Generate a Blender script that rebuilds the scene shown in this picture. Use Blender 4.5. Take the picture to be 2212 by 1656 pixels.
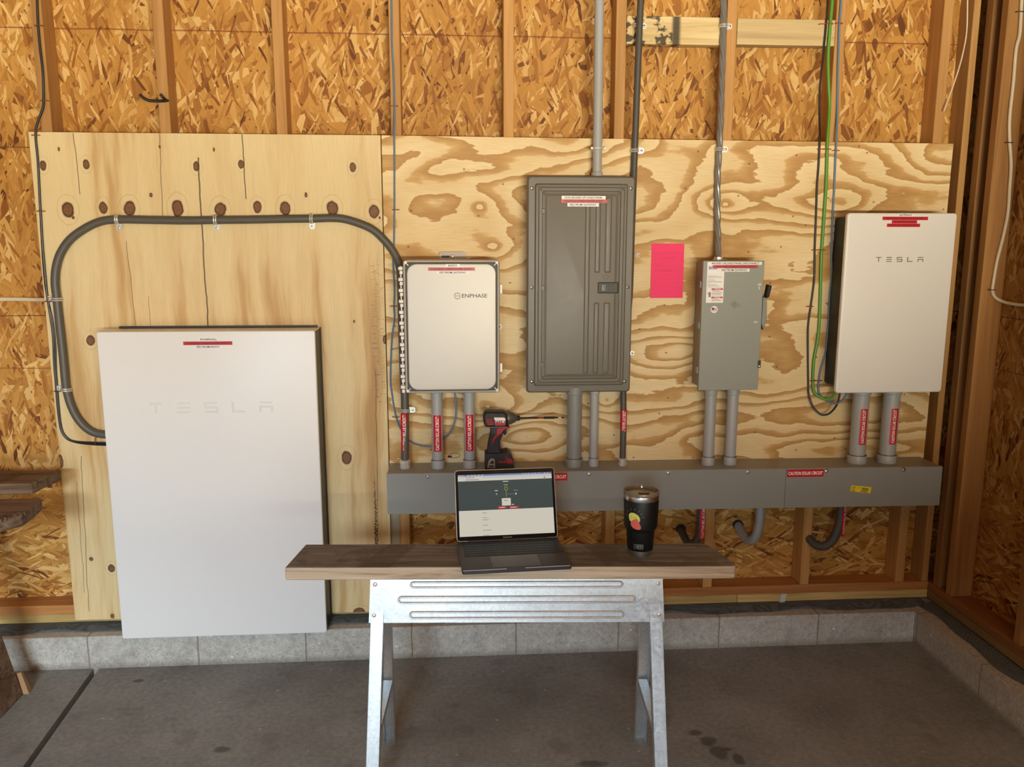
import bpy, math, random
from mathutils import Vector, Matrix
random.seed(7)
for _o in list(bpy.data.objects):
    bpy.data.objects.remove(_o)
SC = bpy.context.scene
COL = SC.collection
PI = math.pi

# ------------------------------------------------------------ camera
cam_d = bpy.data.cameras.new('camera')
cam = bpy.data.objects.new('camera', cam_d)
COL.objects.link(cam)
cam_d.sensor_fit = 'HORIZONTAL'
cam_d.sensor_width = 36.0
cam_d.lens = 28.818
cam_d.clip_start = 0.05
PITCH, YAW, ROLL = 0.1717, 0.0687, 0.0011
_d = Vector((math.sin(YAW) * math.cos(PITCH), math.cos(YAW) * math.cos(PITCH), -math.sin(PITCH)))
_r = Vector((math.cos(YAW), -math.sin(YAW), 0))
_u = _r.cross(_d)
_r2 = _r * math.cos(ROLL) + _u * math.sin(ROLL)
_u2 = _u * math.cos(ROLL) - _r * math.sin(ROLL)
cam.matrix_world = Matrix(((_r2.x, _u2.x, -_d.x, 1.4809), (_r2.y, _u2.y, -_d.y, -3.0751),
                           (_r2.z, _u2.z, -_d.z, 1.604), (0, 0, 0, 1)))
SC.camera = cam

# ------------------------------------------------------------ light: daylight through the open garage door behind the camera, and a warm fill
world = bpy.data.worlds.new('sky')
SC.world = world
world.use_nodes = True
_bg = world.node_tree.nodes['Background']
_bg.inputs[0].default_value = (0.62, 0.78, 1.0, 1)
_bg.inputs[1].default_value = 0.25

def area(name, loc, target, sx, sy, power, color):
    l = bpy.data.lights.new(name, 'AREA')
    l.shape = 'RECTANGLE'; l.size = sx; l.size_y = sy
    l.energy = power; l.color = color
    o = bpy.data.objects.new(name, l); COL.objects.link(o)
    o.location = loc
    o.rotation_euler = (Vector(target) - Vector(loc)).to_track_quat('-Z', 'Y').to_euler()
    return o
area('driveway_bounce', (1.5, -8.3, 0.03), (1.5, -7.5, 3.0), 4.2, 4.4, 330, (1.0, 0.88, 0.72))
area('sky_light', (0.85, -8.6, 3.7), (0.3, -0.6, 0.2), 2.5, 2.6, 1900, (0.70, 0.86, 1.0))
area('warm_fill', (2.8, -6.3, 0.85), (2.8, 0, 0.85), 3.0, 0.7, 1260, (1.0, 0.935, 0.74))  # added warm fill lamp, no fence there; brightens the upper right wall
SC.view_settings.view_transform = 'Standard'
SC.view_settings.look = 'None'
SC.view_settings.gamma = 1.0
SC.view_settings.use_curve_mapping = False
SC.view_settings.exposure = -0.1

# ------------------------------------------------------------ helpers: mesh builder
def rr(x0, x1, z0, z1, r, seg=5):
    r = max(1e-5, min(r, (x1 - x0) / 2 - 1e-6, (z1 - z0) / 2 - 1e-6))
    pts = []
    for cx, cz, a0 in ((x1 - r, z1 - r, 0), (x0 + r, z1 - r, 90), (x0 + r, z0 + r, 180), (x1 - r, z0 + r, 270)):
        for k in range(seg + 1):
            a = math.radians(a0 + 90 * k / seg)
            pts.append((cx + r * math.cos(a), cz + r * math.sin(a)))
    return pts          # counter-clockwise in (x, z); seen from -y it faces the room

def spline(pts, n=6):
    P = [Vector(p) for p in pts]
    out = []
    for i in range(len(P) - 1):
        p0 = P[max(i - 1, 0)]; p1 = P[i]; p2 = P[i + 1]; p3 = P[min(i + 2, len(P) - 1)]
        for k in range(n):
            t = k / n
            out.append(0.5 * ((2 * p1) + (p2 - p0) * t + (2 * p0 - 5 * p1 + 4 * p2 - p3) * t * t + (3 * p1 - p0 - 3 * p2 + p3) * t ** 3))
    out.append(P[-1])
    return out

_fonts = {}
def font_mesh(s, bold=0.0):
    key = (s, bold)
    if key not in _fonts:
        cu = bpy.data.curves.new('t', 'FONT')
        cu.body = s; cu.size = 1.0; cu.resolution_u = 3; cu.offset = bold
        o = bpy.data.objects.new('t', cu); COL.objects.link(o)
        dg = bpy.context.evaluated_depsgraph_get()
        me = bpy.data.meshes.new_from_object(o.evaluated_get(dg))
        vs = [(v.co.x, v.co.y) for v in me.vertices]
        fs = [tuple(p.vertices) for p in me.polygons]
        bpy.data.objects.remove(o); bpy.data.curves.remove(cu); bpy.data.meshes.remove(me)
        _fonts[key] = (vs, fs)
    return _fonts[key]

class MB:
    def __init__(s):
        s.v = []; s.f = []; s.m = []
    def add(s, vs, fs, m=0):
        b = len(s.v)
        s.v += [tuple(v) for v in vs]
        for f in fs:
            s.f.append(tuple(i + b for i in f)); s.m.append(m)
        return s
    def box(s, x0, x1, y0, y1, z0, z1, m=0):
        vs = [(x, y, z) for z in (z0, z1) for y in (y0, y1) for x in (x0, x1)]
        return s.add(vs, [(0, 2, 3, 1), (4, 5, 7, 6), (0, 1, 5, 4), (2, 6, 7, 3), (0, 4, 6, 2), (1, 3, 7, 5)], m)
    def hexa(s, vs, m=0):       # eight corners ordered like box()
        return s.add(vs, [(0, 2, 3, 1), (4, 5, 7, 6), (0, 1, 5, 4), (2, 6, 7, 3), (0, 4, 6, 2), (1, 3, 7, 5)], m)
    def prism(s, poly, y0, y1, m=0):        # polygon in (x, z), ccw seen from -y; front at y0
        n = len(poly)
        vs = [(x, y0, z) for x, z in poly] + [(x, y1, z) for x, z in poly]
        fs = [tuple(range(n)), tuple(range(2 * n - 1, n - 1, -1))]
        fs += [(i, i + n, (i + 1) % n + n, (i + 1) % n) for i in range(n)]
        return s.add(vs, fs, m)
    def prism_z(s, poly, z0, z1, m=0):      # polygon in (x, y)
        n = len(poly)
        vs = [(x, y, z1) for x, y in poly] + [(x, y, z0) for x, y in poly]
        fs = [tuple(range(n)), tuple(range(2 * n - 1, n - 1, -1))]
        fs += [(i, i + n, (i + 1) % n + n, (i + 1) % n) for i in range(n)]
        return s.add(vs, fs, m)
    def loft(s, x0, x1, z0, z1, rings, m=0, seg=5, close=True):     # rings: (inset, corner radius, y) from back to front
        vs = []; fs = []
        n = 4 * (seg + 1)
        for ins, r, y in rings:
            vs += [(x, y, z) for x, z in rr(x0 + ins, x1 - ins, z0 + ins, z1 - ins, r, seg)]
        for k in range(len(rings) - 1):
            for i in range(n):
                j = (i + 1) % n
                fs.append((k * n + i, k * n + j, (k + 1) * n + j, (k + 1) * n + i))
        if close:
            fs.append(tuple(range((len(rings) - 1) * n, len(rings) * n)))
            fs.append(tuple(range(n - 1, -1, -1)))
        return s.add(vs, fs, m)
    def tube(s, pts, r, seg=10, m=0, caps=True, radii=None):
        P = [Vector(p) for p in pts]
        vs = []; fs = []
        t = (P[1] - P[0]).normalized()
        nrm = t.orthogonal().normalized()
        for i, p in enumerate(P):
            a = P[max(i - 1, 0)]; b = P[min(i + 1, len(P) - 1)]
            t2 = (b - a).normalized()
            ax = t.cross(t2)
            if ax.length > 1e-7:
                nrm = Matrix.Rotation(t.angle(t2), 3, ax.normalized()) @ nrm
            t = t2
            bn = t.cross(nrm)
            ri = radii[i] if radii else r
            for k in range(seg):
                an = 2 * PI * k / seg
                vs.append(p + (nrm * math.cos(an) + bn * math.sin(an)) * ri)
        for i in range(len(P) - 1):
            for k in range(seg):
                k2 = (k + 1) % seg
                fs.append((i * seg + k, i * seg + k2, (i + 1) * seg + k2, (i + 1) * seg + k))
        if caps:
            fs.append(tuple(range(seg - 1, -1, -1)))
            fs.append(tuple(range((len(P) - 1) * seg, len(P) * seg)))
        return s.add(vs, fs, m)
    def cyl(s, p0, p1, r, seg=20, m=0, r1=None):
        return s.tube([p0, p1], r, seg, m, True, [r, r if r1 is None else r1])
    def lathe(s, prof, c=(0, 0, 0), seg=40, m=0):       # profile of (radius, z)
        vs = []; fs = []
        for r, z in prof:
            for k in range(seg):
                a = 2 * PI * k / seg
                vs.append((c[0] + max(r, 1e-5) * math.cos(a), c[1] + max(r, 1e-5) * math.sin(a), c[2] + z))
        for i in range(len(prof) - 1):
            for k in range(seg):
                k2 = (k + 1) % seg
                fs.append((i * seg + k, i * seg + k2, (i + 1) * seg + k2, (i + 1) * seg + k))
        return s.add(vs, fs, m)
    def dome(s, c, r, h, m=0, seg=14):      # screw-head dome standing out towards -y
        prof = [(r, 0), (r, h * .35), (r * .8, h * .75), (r * .45, h * .95), (0, h)]
        vs = []; fs = []
        for q, d in prof:
            for k in range(seg):
                a = 2 * PI * k / seg
                vs.append((c[0] + max(q, 1e-5) * math.cos(a), c[1] - d, c[2] + max(q, 1e-5) * math.sin(a)))
        for i in range(len(prof) - 1):
            for k in range(seg):
                k2 = (k + 1) % seg
                fs.append((i * seg + k, i * seg + k2, (i + 1) * seg + k2, (i + 1) * seg + k))
        return s.add(vs, fs, m)
    def text(s, t, x0, x1, z0, z1, y, m=0, bold=0.012, mirror=False):   # fitted into the rectangle, facing -y
        vs, fs = font_mesh(t, bold)
        if not vs:
            return s
        ax = min(v[0] for v in vs); bx = max(v[0] for v in vs)
        az = min(v[1] for v in vs); bz = max(v[1] for v in vs)
        out = [(x0 + (v[0] - ax) / (bx - ax) * (x1 - x0), y, z0 + (v[1] - az) / (bz - az) * (z1 - z0)) for v in vs]
        return s.add(out, fs, m)
    def tr(s, fn, start=0):
        s.v[start:] = [tuple(fn(Vector(v))) for v in s.v[start:]]
        return s
    def build(s, name, mats, parent=None, smooth=30, bevel=0, local=False, segs=2):
        me = bpy.data.meshes.new(name)
        off = Vector((0, 0, 0))
        if parent is not None and not local:
            q = parent
            while q is not None:
                off += q.location; q = q.parent
        me.from_pydata([tuple(Vector(v) - off) for v in s.v], [], s.f)
        if not isinstance(mats, (list, tuple)):
            mats = [mats]
        for mt in mats:
            me.materials.append(mt)
        me.polygons.foreach_set('material_index', s.m)
        me.update()
        if smooth:
            me.polygons.foreach_set('use_smooth', [True] * len(me.polygons))
            me.set_sharp_from_angle(angle=math.radians(smooth))
        o = bpy.data.objects.new(name, me)
        COL.objects.link(o)
        o.parent = parent
        if bevel:
            b = o.modifiers.new('bevel', 'BEVEL')
            b.width = bevel; b.segments = segs; b.limit_method = 'ANGLE'; b.angle_limit = math.radians(40)
        return o

def tag(o, label=None, cat=None, group=None, kind=None):
    if label: o['label'] = label
    if cat: o['category'] = cat
    if group: o['group'] = group
    if kind: o['kind'] = kind
    return o

def thing(name, loc, label, cat, group=None, rz=0.0):
    o = bpy.data.objects.new(name, None)
    COL.objects.link(o)
    o.empty_display_size = 0.05
    o.location = loc; o.rotation_euler = (0, 0, rz)
    return tag(o, label, cat, group)

# ------------------------------------------------------------ helpers: materials
def L(c):
    c = c / 255.0
    return c / 12.92 if c <= 0.04045 else ((c + 0.055) / 1.055) ** 2.4
def S(r, g, b, k=1.0):
    return (L(r) * k, L(g) * k, L(b) * k, 1)

class NT:
    def __init__(s, name):
        s.mat = bpy.data.materials.new(name)
        s.mat.use_nodes = True
        s.t = s.mat.node_tree
        s.bsdf = s.t.nodes['Principled BSDF']
    def n(s, typ, **kw):
        nd = s.t.nodes.new(typ)
        for k, v in kw.items():
            setattr(nd, k, v)
        return nd
    def put(s, sock, v):
        if isinstance(v, bpy.types.NodeSocket):
            s.t.links.new(v, sock)
        else:
            sock.default_value = v
    def math(s, op, a, b=None, c=None, clamp=False):
        nd = s.n('ShaderNodeMath', operation=op); nd.use_clamp = clamp
        s.put(nd.inputs[0], a)
        if b is not None: s.put(nd.inputs[1], b)
        if c is not None: s.put(nd.inputs[2], c)
        return nd.outputs[0]
    def vm(s, op, a, b=None):
        nd = s.n('ShaderNodeVectorMath', operation=op)
        s.put(nd.inputs[0], a)
        if b is not None: s.put(nd.inputs[1], b)
        return nd.outputs['Value'] if op in ('LENGTH', 'DOT_PRODUCT', 'DISTANCE') else nd.outputs[0]
    def mix(s, f, a, b, blend='MIX'):
        nd = s.n('ShaderNodeMix', data_type='RGBA', blend_type=blend)
        s.put(nd.inputs[0], f); s.put(nd.inputs[6], a); s.put(nd.inputs[7], b)
        return nd.outputs[2]
    def ramp(s, f, stops, interp='LINEAR'):
        nd = s.n('ShaderNodeValToRGB')
        cr = nd.color_ramp; cr.interpolation = interp
        while len(cr.elements) < len(stops): cr.elements.new(0.5)
        for e, (p, c) in zip(cr.elements, stops):
            e.position = p; e.color = c if len(c) == 4 else (*c, 1)
        s.put(nd.inputs[0], f)
        return nd.outputs[0]
    def step(s, v, a, b):       # smooth 0..1 between a and b
        nd = s.n('ShaderNodeMapRange', interpolation_type='SMOOTHSTEP')
        s.put(nd.inputs[0], v)
        nd.inputs[1].default_value = a; nd.inputs[2].default_value = b
        return nd.outputs[0]
    def noise(s, vec, scale, detail=2, rough=0.5, dim='3D', dist=0.0):
        nd = s.n('ShaderNodeTexNoise', noise_dimensions=dim)
        if vec is not None: s.put(nd.inputs['Vector'], vec)
        nd.inputs['Scale'].default_value = scale; nd.inputs['Detail'].default_value = detail
        nd.inputs['Roughness'].default_value = rough; nd.inputs['Distortion'].default_value = dist
        return nd.outputs[0]
    def map(s, vec, loc=(0, 0, 0), rot=(0, 0, 0), scale=(1, 1, 1)):
        nd = s.n('ShaderNodeMapping')
        s.put(nd.inputs[0], vec)
        nd.inputs[1].default_value = loc; nd.inputs[2].default_value = rot; nd.inputs[3].default_value = scale
        return nd.outputs[0]
    def pos(s):
        return s.n('ShaderNodeNewGeometry').outputs['Position']
    def obj(s):
        return s.n('ShaderNodeTexCoord').outputs['Object']
    def sep(s, v):
        nd = s.n('ShaderNodeSeparateXYZ'); s.put(nd.inputs[0], v)
        return nd.outputs
    def comb(s, x, y, z=0.0):
        nd = s.n('ShaderNodeCombineXYZ')
        for i, v in enumerate((x, y, z)): s.put(nd.inputs[i], v)
        return nd.outputs[0]
    def bump(s, h, strength=0.3, dist=0.01):
        nd = s.n('ShaderNodeBump')
        nd.inputs['Strength'].default_value = strength; nd.inputs['Distance'].default_value = dist
        s.put(nd.inputs['Height'], h)
        s.t.links.new(nd.outputs[0], s.bsdf.inputs['Normal'])
    def done(s, color, rough=0.6, metal=0.0, spec=0.5, coat=0.0):
        s.put(s.bsdf.inputs['Base Color'], color)
        s.put(s.bsdf.inputs['Roughness'], rough)
        s.put(s.bsdf.inputs['Metallic'], metal)
        s.bsdf.inputs['Specular IOR Level'].default_value = spec
        if coat: s.bsdf.inputs['Coat Weight'].default_value = coat
        return s.mat

_mats = {}
def plain(name, col, rough=0.5, metal=0.0, spec=0.5, var=0.08, scale=30.0, coat=0.0):
    if name in _mats: return _mats[name]
    k = NT(name)
    nz = k.noise(k.obj(), scale, 3)
    c = k.mix(nz, tuple(x * (1 - var) for x in col[:3]) + (1,), tuple(min(1, x * (1 + var)) for x in col[:3]) + (1,))
    r = k.math('ADD', k.math('MULTIPLY', nz, 0.1), rough - 0.05)
    _mats[name] = k.done(c, r, metal, spec, coat)
    return _mats[name]

def osb(name, axis, tint=(1, 1, 1, 1)):
    k = NT(name)
    p = k.sep(k.pos())
    u = p[0] if axis == 'x' else p[1]
    z = p[2]
    low = k.math('LESS_THAN', z, 0.66)
    vec = k.n('ShaderNodeMix', data_type='VECTOR')
    k.put(vec.inputs[0], low); k.put(vec.inputs[4], k.comb(u, z)); k.put(vec.inputs[5], k.comb(z, u))
    vec = vec.outputs[1]
    warp = k.n('ShaderNodeTexNoise', noise_dimensions='2D'); k.put(warp.inputs['Vector'], vec)
    warp.inputs['Scale'].default_value = 5.0; warp.inputs['Detail'].default_value = 1
    w = k.n('ShaderNodeVectorMath', operation='MULTIPLY_ADD')
    k.put(w.inputs[0], warp.outputs['Color']); w.inputs[1].default_value = (0.03, 0.03, 0); k.put(w.inputs[2], vec)
    vec2 = w.outputs[0]
    light, mid, deep, dark = S(242, 204, 134), S(202, 148, 70), S(168, 108, 42), S(108, 60, 20)
    col = None
    h = None
    layers = [(0.12, 18, 6.5, 0.0), (0.55, 24, 7.5, .5), (-0.40, 26, 7.5, .52), (0.02, 30, 9, .56), (-0.95, 32, 9, .68), (1.25, 34, 9, .74), (0.32, 46, 11, .72), (-0.22, 60, 13, .78), (0.75, 75, 14, .86), (-0.12, 95, 13, .84), (-0.5, 120, 18, .87), (0.42, 140, 18, .88)]
    for i, (a, sx, sy, thr) in enumerate(layers):
        v = k.map(k.map(vec2, rot=(0, 0, a)), (i * 3.7, i * 1.9, 0), scale=(sx, sy, 1))
        vo = k.n('ShaderNodeTexVoronoi', voronoi_dimensions='2D', feature='F1', distance='CHEBYCHEV' if i % 2 else 'EUCLIDEAN')
        k.put(vo.inputs['Vector'], v); vo.inputs['Scale'].default_value = 1.0
        rgb = k.n('ShaderNodeSeparateColor'); k.put(rgb.inputs[0], vo.outputs['Color'])
        c = k.ramp(rgb.outputs[1], [(0.0, dark), (0.10, deep), (0.42, mid), (0.74, S(214, 158, 78)), (1.0, light)])
        fib = k.noise(k.map(v, scale=(5, .5, 1)), 1.0, 2)
        c = k.mix(0.28, c, k.ramp(fib, [(0.3, (0.6, 0.55, 0.5)), (0.7, (1, 1, 1))]), 'MULTIPLY')
        if col is None:
            col = c; h = rgb.outputs[2]
        else:
            ed = k.n('ShaderNodeTexVoronoi', voronoi_dimensions='2D', feature='DISTANCE_TO_EDGE') if i < 5 else None
            m = k.math('GREATER_THAN', rgb.outputs[0], thr)
            if ed:
                k.put(ed.inputs['Vector'], v); ed.inputs['Scale'].default_value = 1.0
                rim = k.step(ed.outputs['Distance'], 0.0, 0.045)
                c = k.mix(rim, k.mix(0.6, c, dark), c)
            col = k.mix(m, col, c)
            hm = k.n('ShaderNodeMix', data_type='FLOAT')
            k.put(hm.inputs[0], m); k.put(hm.inputs[2], h); k.put(hm.inputs[3], k.math('ADD', rgb.outputs[2], 0.25 * i))
            h = hm.outputs[0]
    # specks of dark bark
    sp = k.n('ShaderNodeTexVoronoi', voronoi_dimensions='2D'); k.put(sp.inputs['Vector'], k.map(vec2, scale=(13, 9, 1))); sp.inputs['Scale'].default_value = 1.0
    spm = k.math('LESS_THAN', k.math('ADD', sp.outputs['Distance'], k.math('MULTIPLY', k.noise(vec2, 60, 2), .05)), 0.065)
    col = k.mix(k.math('MULTIPLY', spm, 0.75), col, S(70, 38, 14))
    big = k.noise(vec, 1.6, 3)
    col = k.mix(1.0, col, k.ramp(big, [(0.3, (0.82, 0.78, 0.72)), (0.7, (1.0, 1.0, 1.0))]), 'MULTIPLY')
    # printed nailing lines and panel joints
    wob = k.math('MULTIPLY', k.math('SUBTRACT', k.noise(vec, 6, 2), 0.5), 0.006)
    zz = k.math('ADD', z, wob)
    for z0, wd, cc, st in ((2.346, .0022, S(120, 48, 20), .7), (1.9363, .0016, S(90, 55, 25), .8), (1.3277, .0016, S(70, 40, 20), .85), (1.13, .0016, S(80, 45, 20), .6), (0.72, .0016, S(80, 45, 20), .5)):
        d = k.math('ABSOLUTE', k.math('SUBTRACT', zz, z0))
        ln = k.math('MULTIPLY', k.math('SUBTRACT', 1.0, k.step(d, wd * .6, wd * 1.6)), st)
        col = k.mix(ln, col, cc)
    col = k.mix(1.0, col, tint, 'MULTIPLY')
    k.bump(h, 0.35, 0.002)
    return k.done(col, 0.62, 0, 0.35)

def stud_wood(name, a, b, axis='z', sc=1.0, rough=0.6):
    k = NT(name)
    rnd = k.n('ShaderNodeObjectInfo').outputs['Random']
    v = k.vm('ADD', k.obj(), k.comb(k.math('MULTIPLY', rnd, 13.0), k.math('MULTIPLY', rnd, 7.0), k.math('MULTIPLY', rnd, 31.0)))
    s = {'z': (38, 38, 1.6), 'x': (1.6, 38, 38), 'y': (38, 1.6, 38)}[axis]
    s = tuple(q * sc for q in s)
    g = k.noise(k.map(v, scale=s), 1.0, 4, .6, dist=0.6)
    g2 = k.noise(k.map(v, scale=tuple(q * .22 for q in s)), 1.0, 2, .5)
    f = k.math('ADD', k.math('MULTIPLY', g, .65), k.math('MULTIPLY', g2, .35))
    c = k.ramp(f, [(0.3, b), (0.62, a)])
    kn = k.n('ShaderNodeTexVoronoi'); k.put(kn.inputs['Vector'], k.map(v, scale=tuple(3.2 if q > 10 * sc else 2.4 for q in s))); kn.inputs['Scale'].default_value = 1.0
    c = k.mix(k.math('MULTIPLY', k.math('SUBTRACT', 1.0, k.step(kn.outputs['Distance'], .03, .06)), .7), c, tuple(q * .3 for q in b[:3]) + (1,))
    hue = k.math('ADD', k.math('MULTIPLY', rnd, .25), .85)
    c = k.mix(1.0, c, k.comb(hue, hue, hue), 'MULTIPLY')
    k.bump(g, 0.15, 0.002)
    return k.done(c, rough, 0, 0.35)

def plywood_right():
    k = NT('plywood_cathedral_grain')
    p = k.sep(k.pos())
    vec = k.comb(p[0], p[2])
    base = k.noise(k.map(vec, (3.1, .4, 0), scale=(1.15, 3.6, 1)), 1.0, 1.5, .45, '2D')
    jag = k.noise(k.map(vec, scale=(16, 70, 1)), 1.0, 2, .6, '2D')
    big = k.noise(k.map(vec, (7, 2, 0), scale=(5, 9, 1)), 1.0, 2, .5, '2D')
    h = k.math('ADD', k.math('MULTIPLY', base, 5.2), k.math('ADD', k.math('MULTIPLY', jag, .16), k.math('ADD', k.math('MULTIPLY', big, .75), k.math('MULTIPLY', p[2], 1.6))))
    for cx, cz, rx, rz, am in ((1.575, 1.73, .13, .085, 1.9), (1.62, 1.585, .1, .05, 1.2), (2.49, 1.74, .1, .06, 1.6), (1.60, .98, .13, .08, 1.4), (2.10, 1.30, .14, .05, 1.0), (2.33, 1.2, .15, .06, -1.2), (2.95, 1.75, .18, .09, 1.2), (2.06, 1.0, .06, .05, 1.2), (1.75, .86, .2, .07, -1.3)):
        d = k.vm('LENGTH', k.vm('MULTIPLY', k.vm('SUBTRACT', vec, (cx, cz, 0)), (1 / rx, 1 / rz, 0)))
        h = k.math('ADD', h, k.math('MULTIPLY', k.math('EXPONENT', k.math('MULTIPLY', d, -1.0)), am))
    fr = k.math('FRACT', k.math('MULTIPLY', h, 1.55))
    pale, tan, dark = S(244, 221, 172), S(214, 173, 110), S(194, 149, 86)
    c = k.ramp(fr, [(0.0, pale), (0.55, S(237, 209, 156)), (0.64, tan), (0.9, dark), (0.975, dark), (1.0, pale)])
    fib = k.noise(k.map(vec, scale=(14, 320, 1)), 1.0, 2, .6, '2D')
    c = k.mix(.35, c, k.ramp(fib, [(.3, (.75, .72, .68)), (.65, (1, 1, 1))]), 'MULTIPLY')
    tone = k.noise(vec, 2.2, 2, .5, '2D')
    c = k.mix(1.0, c, k.ramp(tone, [(.3, (.9, .88, .84)), (.7, (1, 1, 1))]), 'MULTIPLY')
    sp = k.n('ShaderNodeTexVoronoi', voronoi_dimensions='2D'); k.put(sp.inputs['Vector'], k.map(vec, scale=(5.0, 6.0, 1))); sp.inputs['Scale'].default_value = 1.0
    c = k.mix(k.math('MULTIPLY', k.math('LESS_THAN', sp.outputs['Distance'], .02), .7), c, S(90, 60, 30))
    k.bump(fr, 0.05, 0.001)
    return k.done(c, 0.55, 0, 0.4)

KNOTS = [(0.0398, 1.865, 0.0102, 0.0157), (0.1866, 1.8692, 0.0102, 0.0157), (0.5658, 1.8656, 0.0102, 0.0157), (0.7228, 1.8731, 0.0102, 0.0139), (1.1165, 1.8662, 0.0102, 0.0157), (0.1112, 1.7124, 0.0186, 0.0261), (0.2329, 1.7193, 0.0136, 0.0191), (0.3241, 1.718, 0.0186, 0.0243), (0.4917, 1.7186, 0.0186, 0.0278), (0.6409, 1.7159, 0.0186, 0.0226), (0.772, 1.7246, 0.0136, 0.0191), (0.8703, 1.72, 0.0169, 0.0243), (1.0388, 1.7207, 0.0186, 0.0243), (1.1883, 1.7097, 0.0169, 0.0226), (0.0982, 1.9206, 0.0034, 0.007), (0.6305, 1.9234, 0.0034, 0.007), (0.4015, 1.7651, 0.0051, 0.007), (0.9464, 1.7677, 0.0051, 0.0087), (0.15, 1.2457, 0.0136, 0.0174), (1.0596, 0.789, 0.0169, 0.0243), (0.1536, 0.367, 0.0119, 0.0139), (0.1415, 0.1722, 0.0068, 0.0087), (1.2166, 1.2416, 0.0085, 0.0157), (0.0812, 0.4064, 0.0068, 0.007), (1.104, 1.3099, 0.0034, 0.0052), (0.003, 0.7912, 0.0085, 0.0243), (1.0877, 0.1616, 0.0203, 0.0139), (0.4437, 1.9314, 0.0034, 0.0052), (0.1263, 1.685, 0.0051, 0.0052), (1.2078, 1.6882, 0.0034, 0.0052)]
CRACKS = [(0.1516, 1.9743, 1.7655, 0.0014, 0.0192), (0.4469, 1.9771, 1.6859, 0.0012, -0.0316), (0.7317, 1.9767, 1.7521, 0.002, 0.004), (0.5725, 1.8959, 1.277, 0.0028, -0.001), (0.3025, 1.604, 1.2837, 0.001, 0.0409), (0.3656, 1.4051, 1.2834, 0.0008, 0.009), (0.0783, 0.8112, 0.194, 0.0012, -0.0381), (0.0548, 0.7131, 0.2703, 0.0009, -0.0244), (1.1774, 1.1245, 0.448, 0.0012, -0.0112)]
def plywood_left():
    k = NT('plywood_knotty_grain')
    p = k.sep(k.pos())
    vec = k.comb(p[0], p[2])
    wig = k.math('MULTIPLY', k.math('SUBTRACT', k.noise(k.map(vec, scale=(2.5, 2.2, 1)), 1.0, 3, .5, '2D'), .5), .06)
    vx = k.comb(k.math('ADD', p[0], wig), p[2])
    st = k.noise(k.map(vx, scale=(9, .75, 1)), 1.0, 3, .55, '2D')
    st2 = k.noise(k.map(vx, (5, 3, 0), scale=(26, 1.6, 1)), 1.0, 3, .6, '2D')
    f = k.math('ADD', k.math('MULTIPLY', st, .7), k.math('MULTIPLY', st2, .3))
    low = k.step(p[2], 1.75, 1.3)
    f = k.math('SUBTRACT', f, k.math('MULTIPLY', k.math('SUBTRACT', 1.0, low), .12))
    c = k.ramp(f, [(.36, S(232, 210, 160)), (.5, S(224, 197, 146)), (.58, S(208, 172, 116)), (.7, S(188, 147, 92))])
    fib = k.noise(k.map(vx, scale=(300, 12, 1)), 1.0, 2, .6, '2D')
    c = k.mix(.3, c, k.ramp(fib, [(.3, (.8, .77, .72)), (.65, (1, 1, 1))]), 'MULTIPLY')
    nz = k.math('MULTIPLY', k.math('SUBTRACT', k.noise(vec, 40, 3, .6, '2D'), .5), .45)
    dmin = None
    for x, z, a, b in KNOTS:
        d = k.vm('LENGTH', k.vm('MULTIPLY', k.vm('SUBTRACT', vec, (x, z, 0)), (1 / a, 1 / b, 0)))
        dmin = d if dmin is None else k.math('MINIMUM', dmin, d)
    dk = k.math('ADD', dmin, nz)
    ring = k.math('MULTIPLY', k.math('MULTIPLY', k.step(k.math('SINE', k.math('MULTIPLY', dk, 7.0)), .75, 1.0), k.math('SUBTRACT', 1.0, k.step(dmin, 1.6, 3.0))), .3)
    c = k.mix(ring, c, S(150, 105, 58))
    c = k.mix(k.math('SUBTRACT', 1.0, k.step(dk, .95, 1.2)), c, S(70, 42, 22))
    core = k.mix(k.noise(vec, 120, 3, .6, '2D'), S(92, 58, 34), S(150, 104, 66))
    c = k.mix(k.math('SUBTRACT', 1.0, k.step(dk, .7, .95)), c, core)
    # checks in the face veneer
    for x0, z0, z1, wd, dx in CRACKS:
        wob = k.math('MULTIPLY', k.math('SUBTRACT', k.noise(k.comb(x0 * 9, p[2]), 7, 3, .6, '2D'), .5), .012)
        xx = k.math('SUBTRACT', k.math('ADD', p[0], wob), k.math('ADD', x0, k.math('MULTIPLY', k.math('SUBTRACT', z0, p[2]), dx)))
        d = k.math('SUBTRACT', 1.0, k.step(k.math('ABSOLUTE', xx), wd * .5, wd * 1.3))
        d = k.math('MULTIPLY', d, k.math('MULTIPLY', k.math('GREATER_THAN', p[2], z1), k.math('LESS_THAN', p[2], z0)))
        c = k.mix(k.math('MULTIPLY', d, .85), c, S(66, 42, 24))
    # open ragged split near the lower right edge
    sw = k.step(p[2], .82, .42)
    rag = k.math('MULTIPLY', k.math('SUBTRACT', k.noise(k.map(vec, scale=(60, 140, 1)), 1.0, 2, .6, '2D'), .5), .016)
    dd = k.math('ABSOLUTE', k.math('ADD', k.math('SUBTRACT', p[0], 1.163), rag))
    d = k.math('MULTIPLY', k.math('LESS_THAN', dd, k.math('MULTIPLY', sw, .0055)), k.math('LESS_THAN', p[2], .9))
    tex = k.math('GREATER_THAN', k.noise(k.map(vec, scale=(160, 260, 1)), 1.0, 1, .5, '2D'), .47)
    c = k.mix(k.math('MULTIPLY', d, k.math('ADD', k.math('MULTIPLY', tex, .6), .35)), c, S(40, 25, 18))
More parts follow.
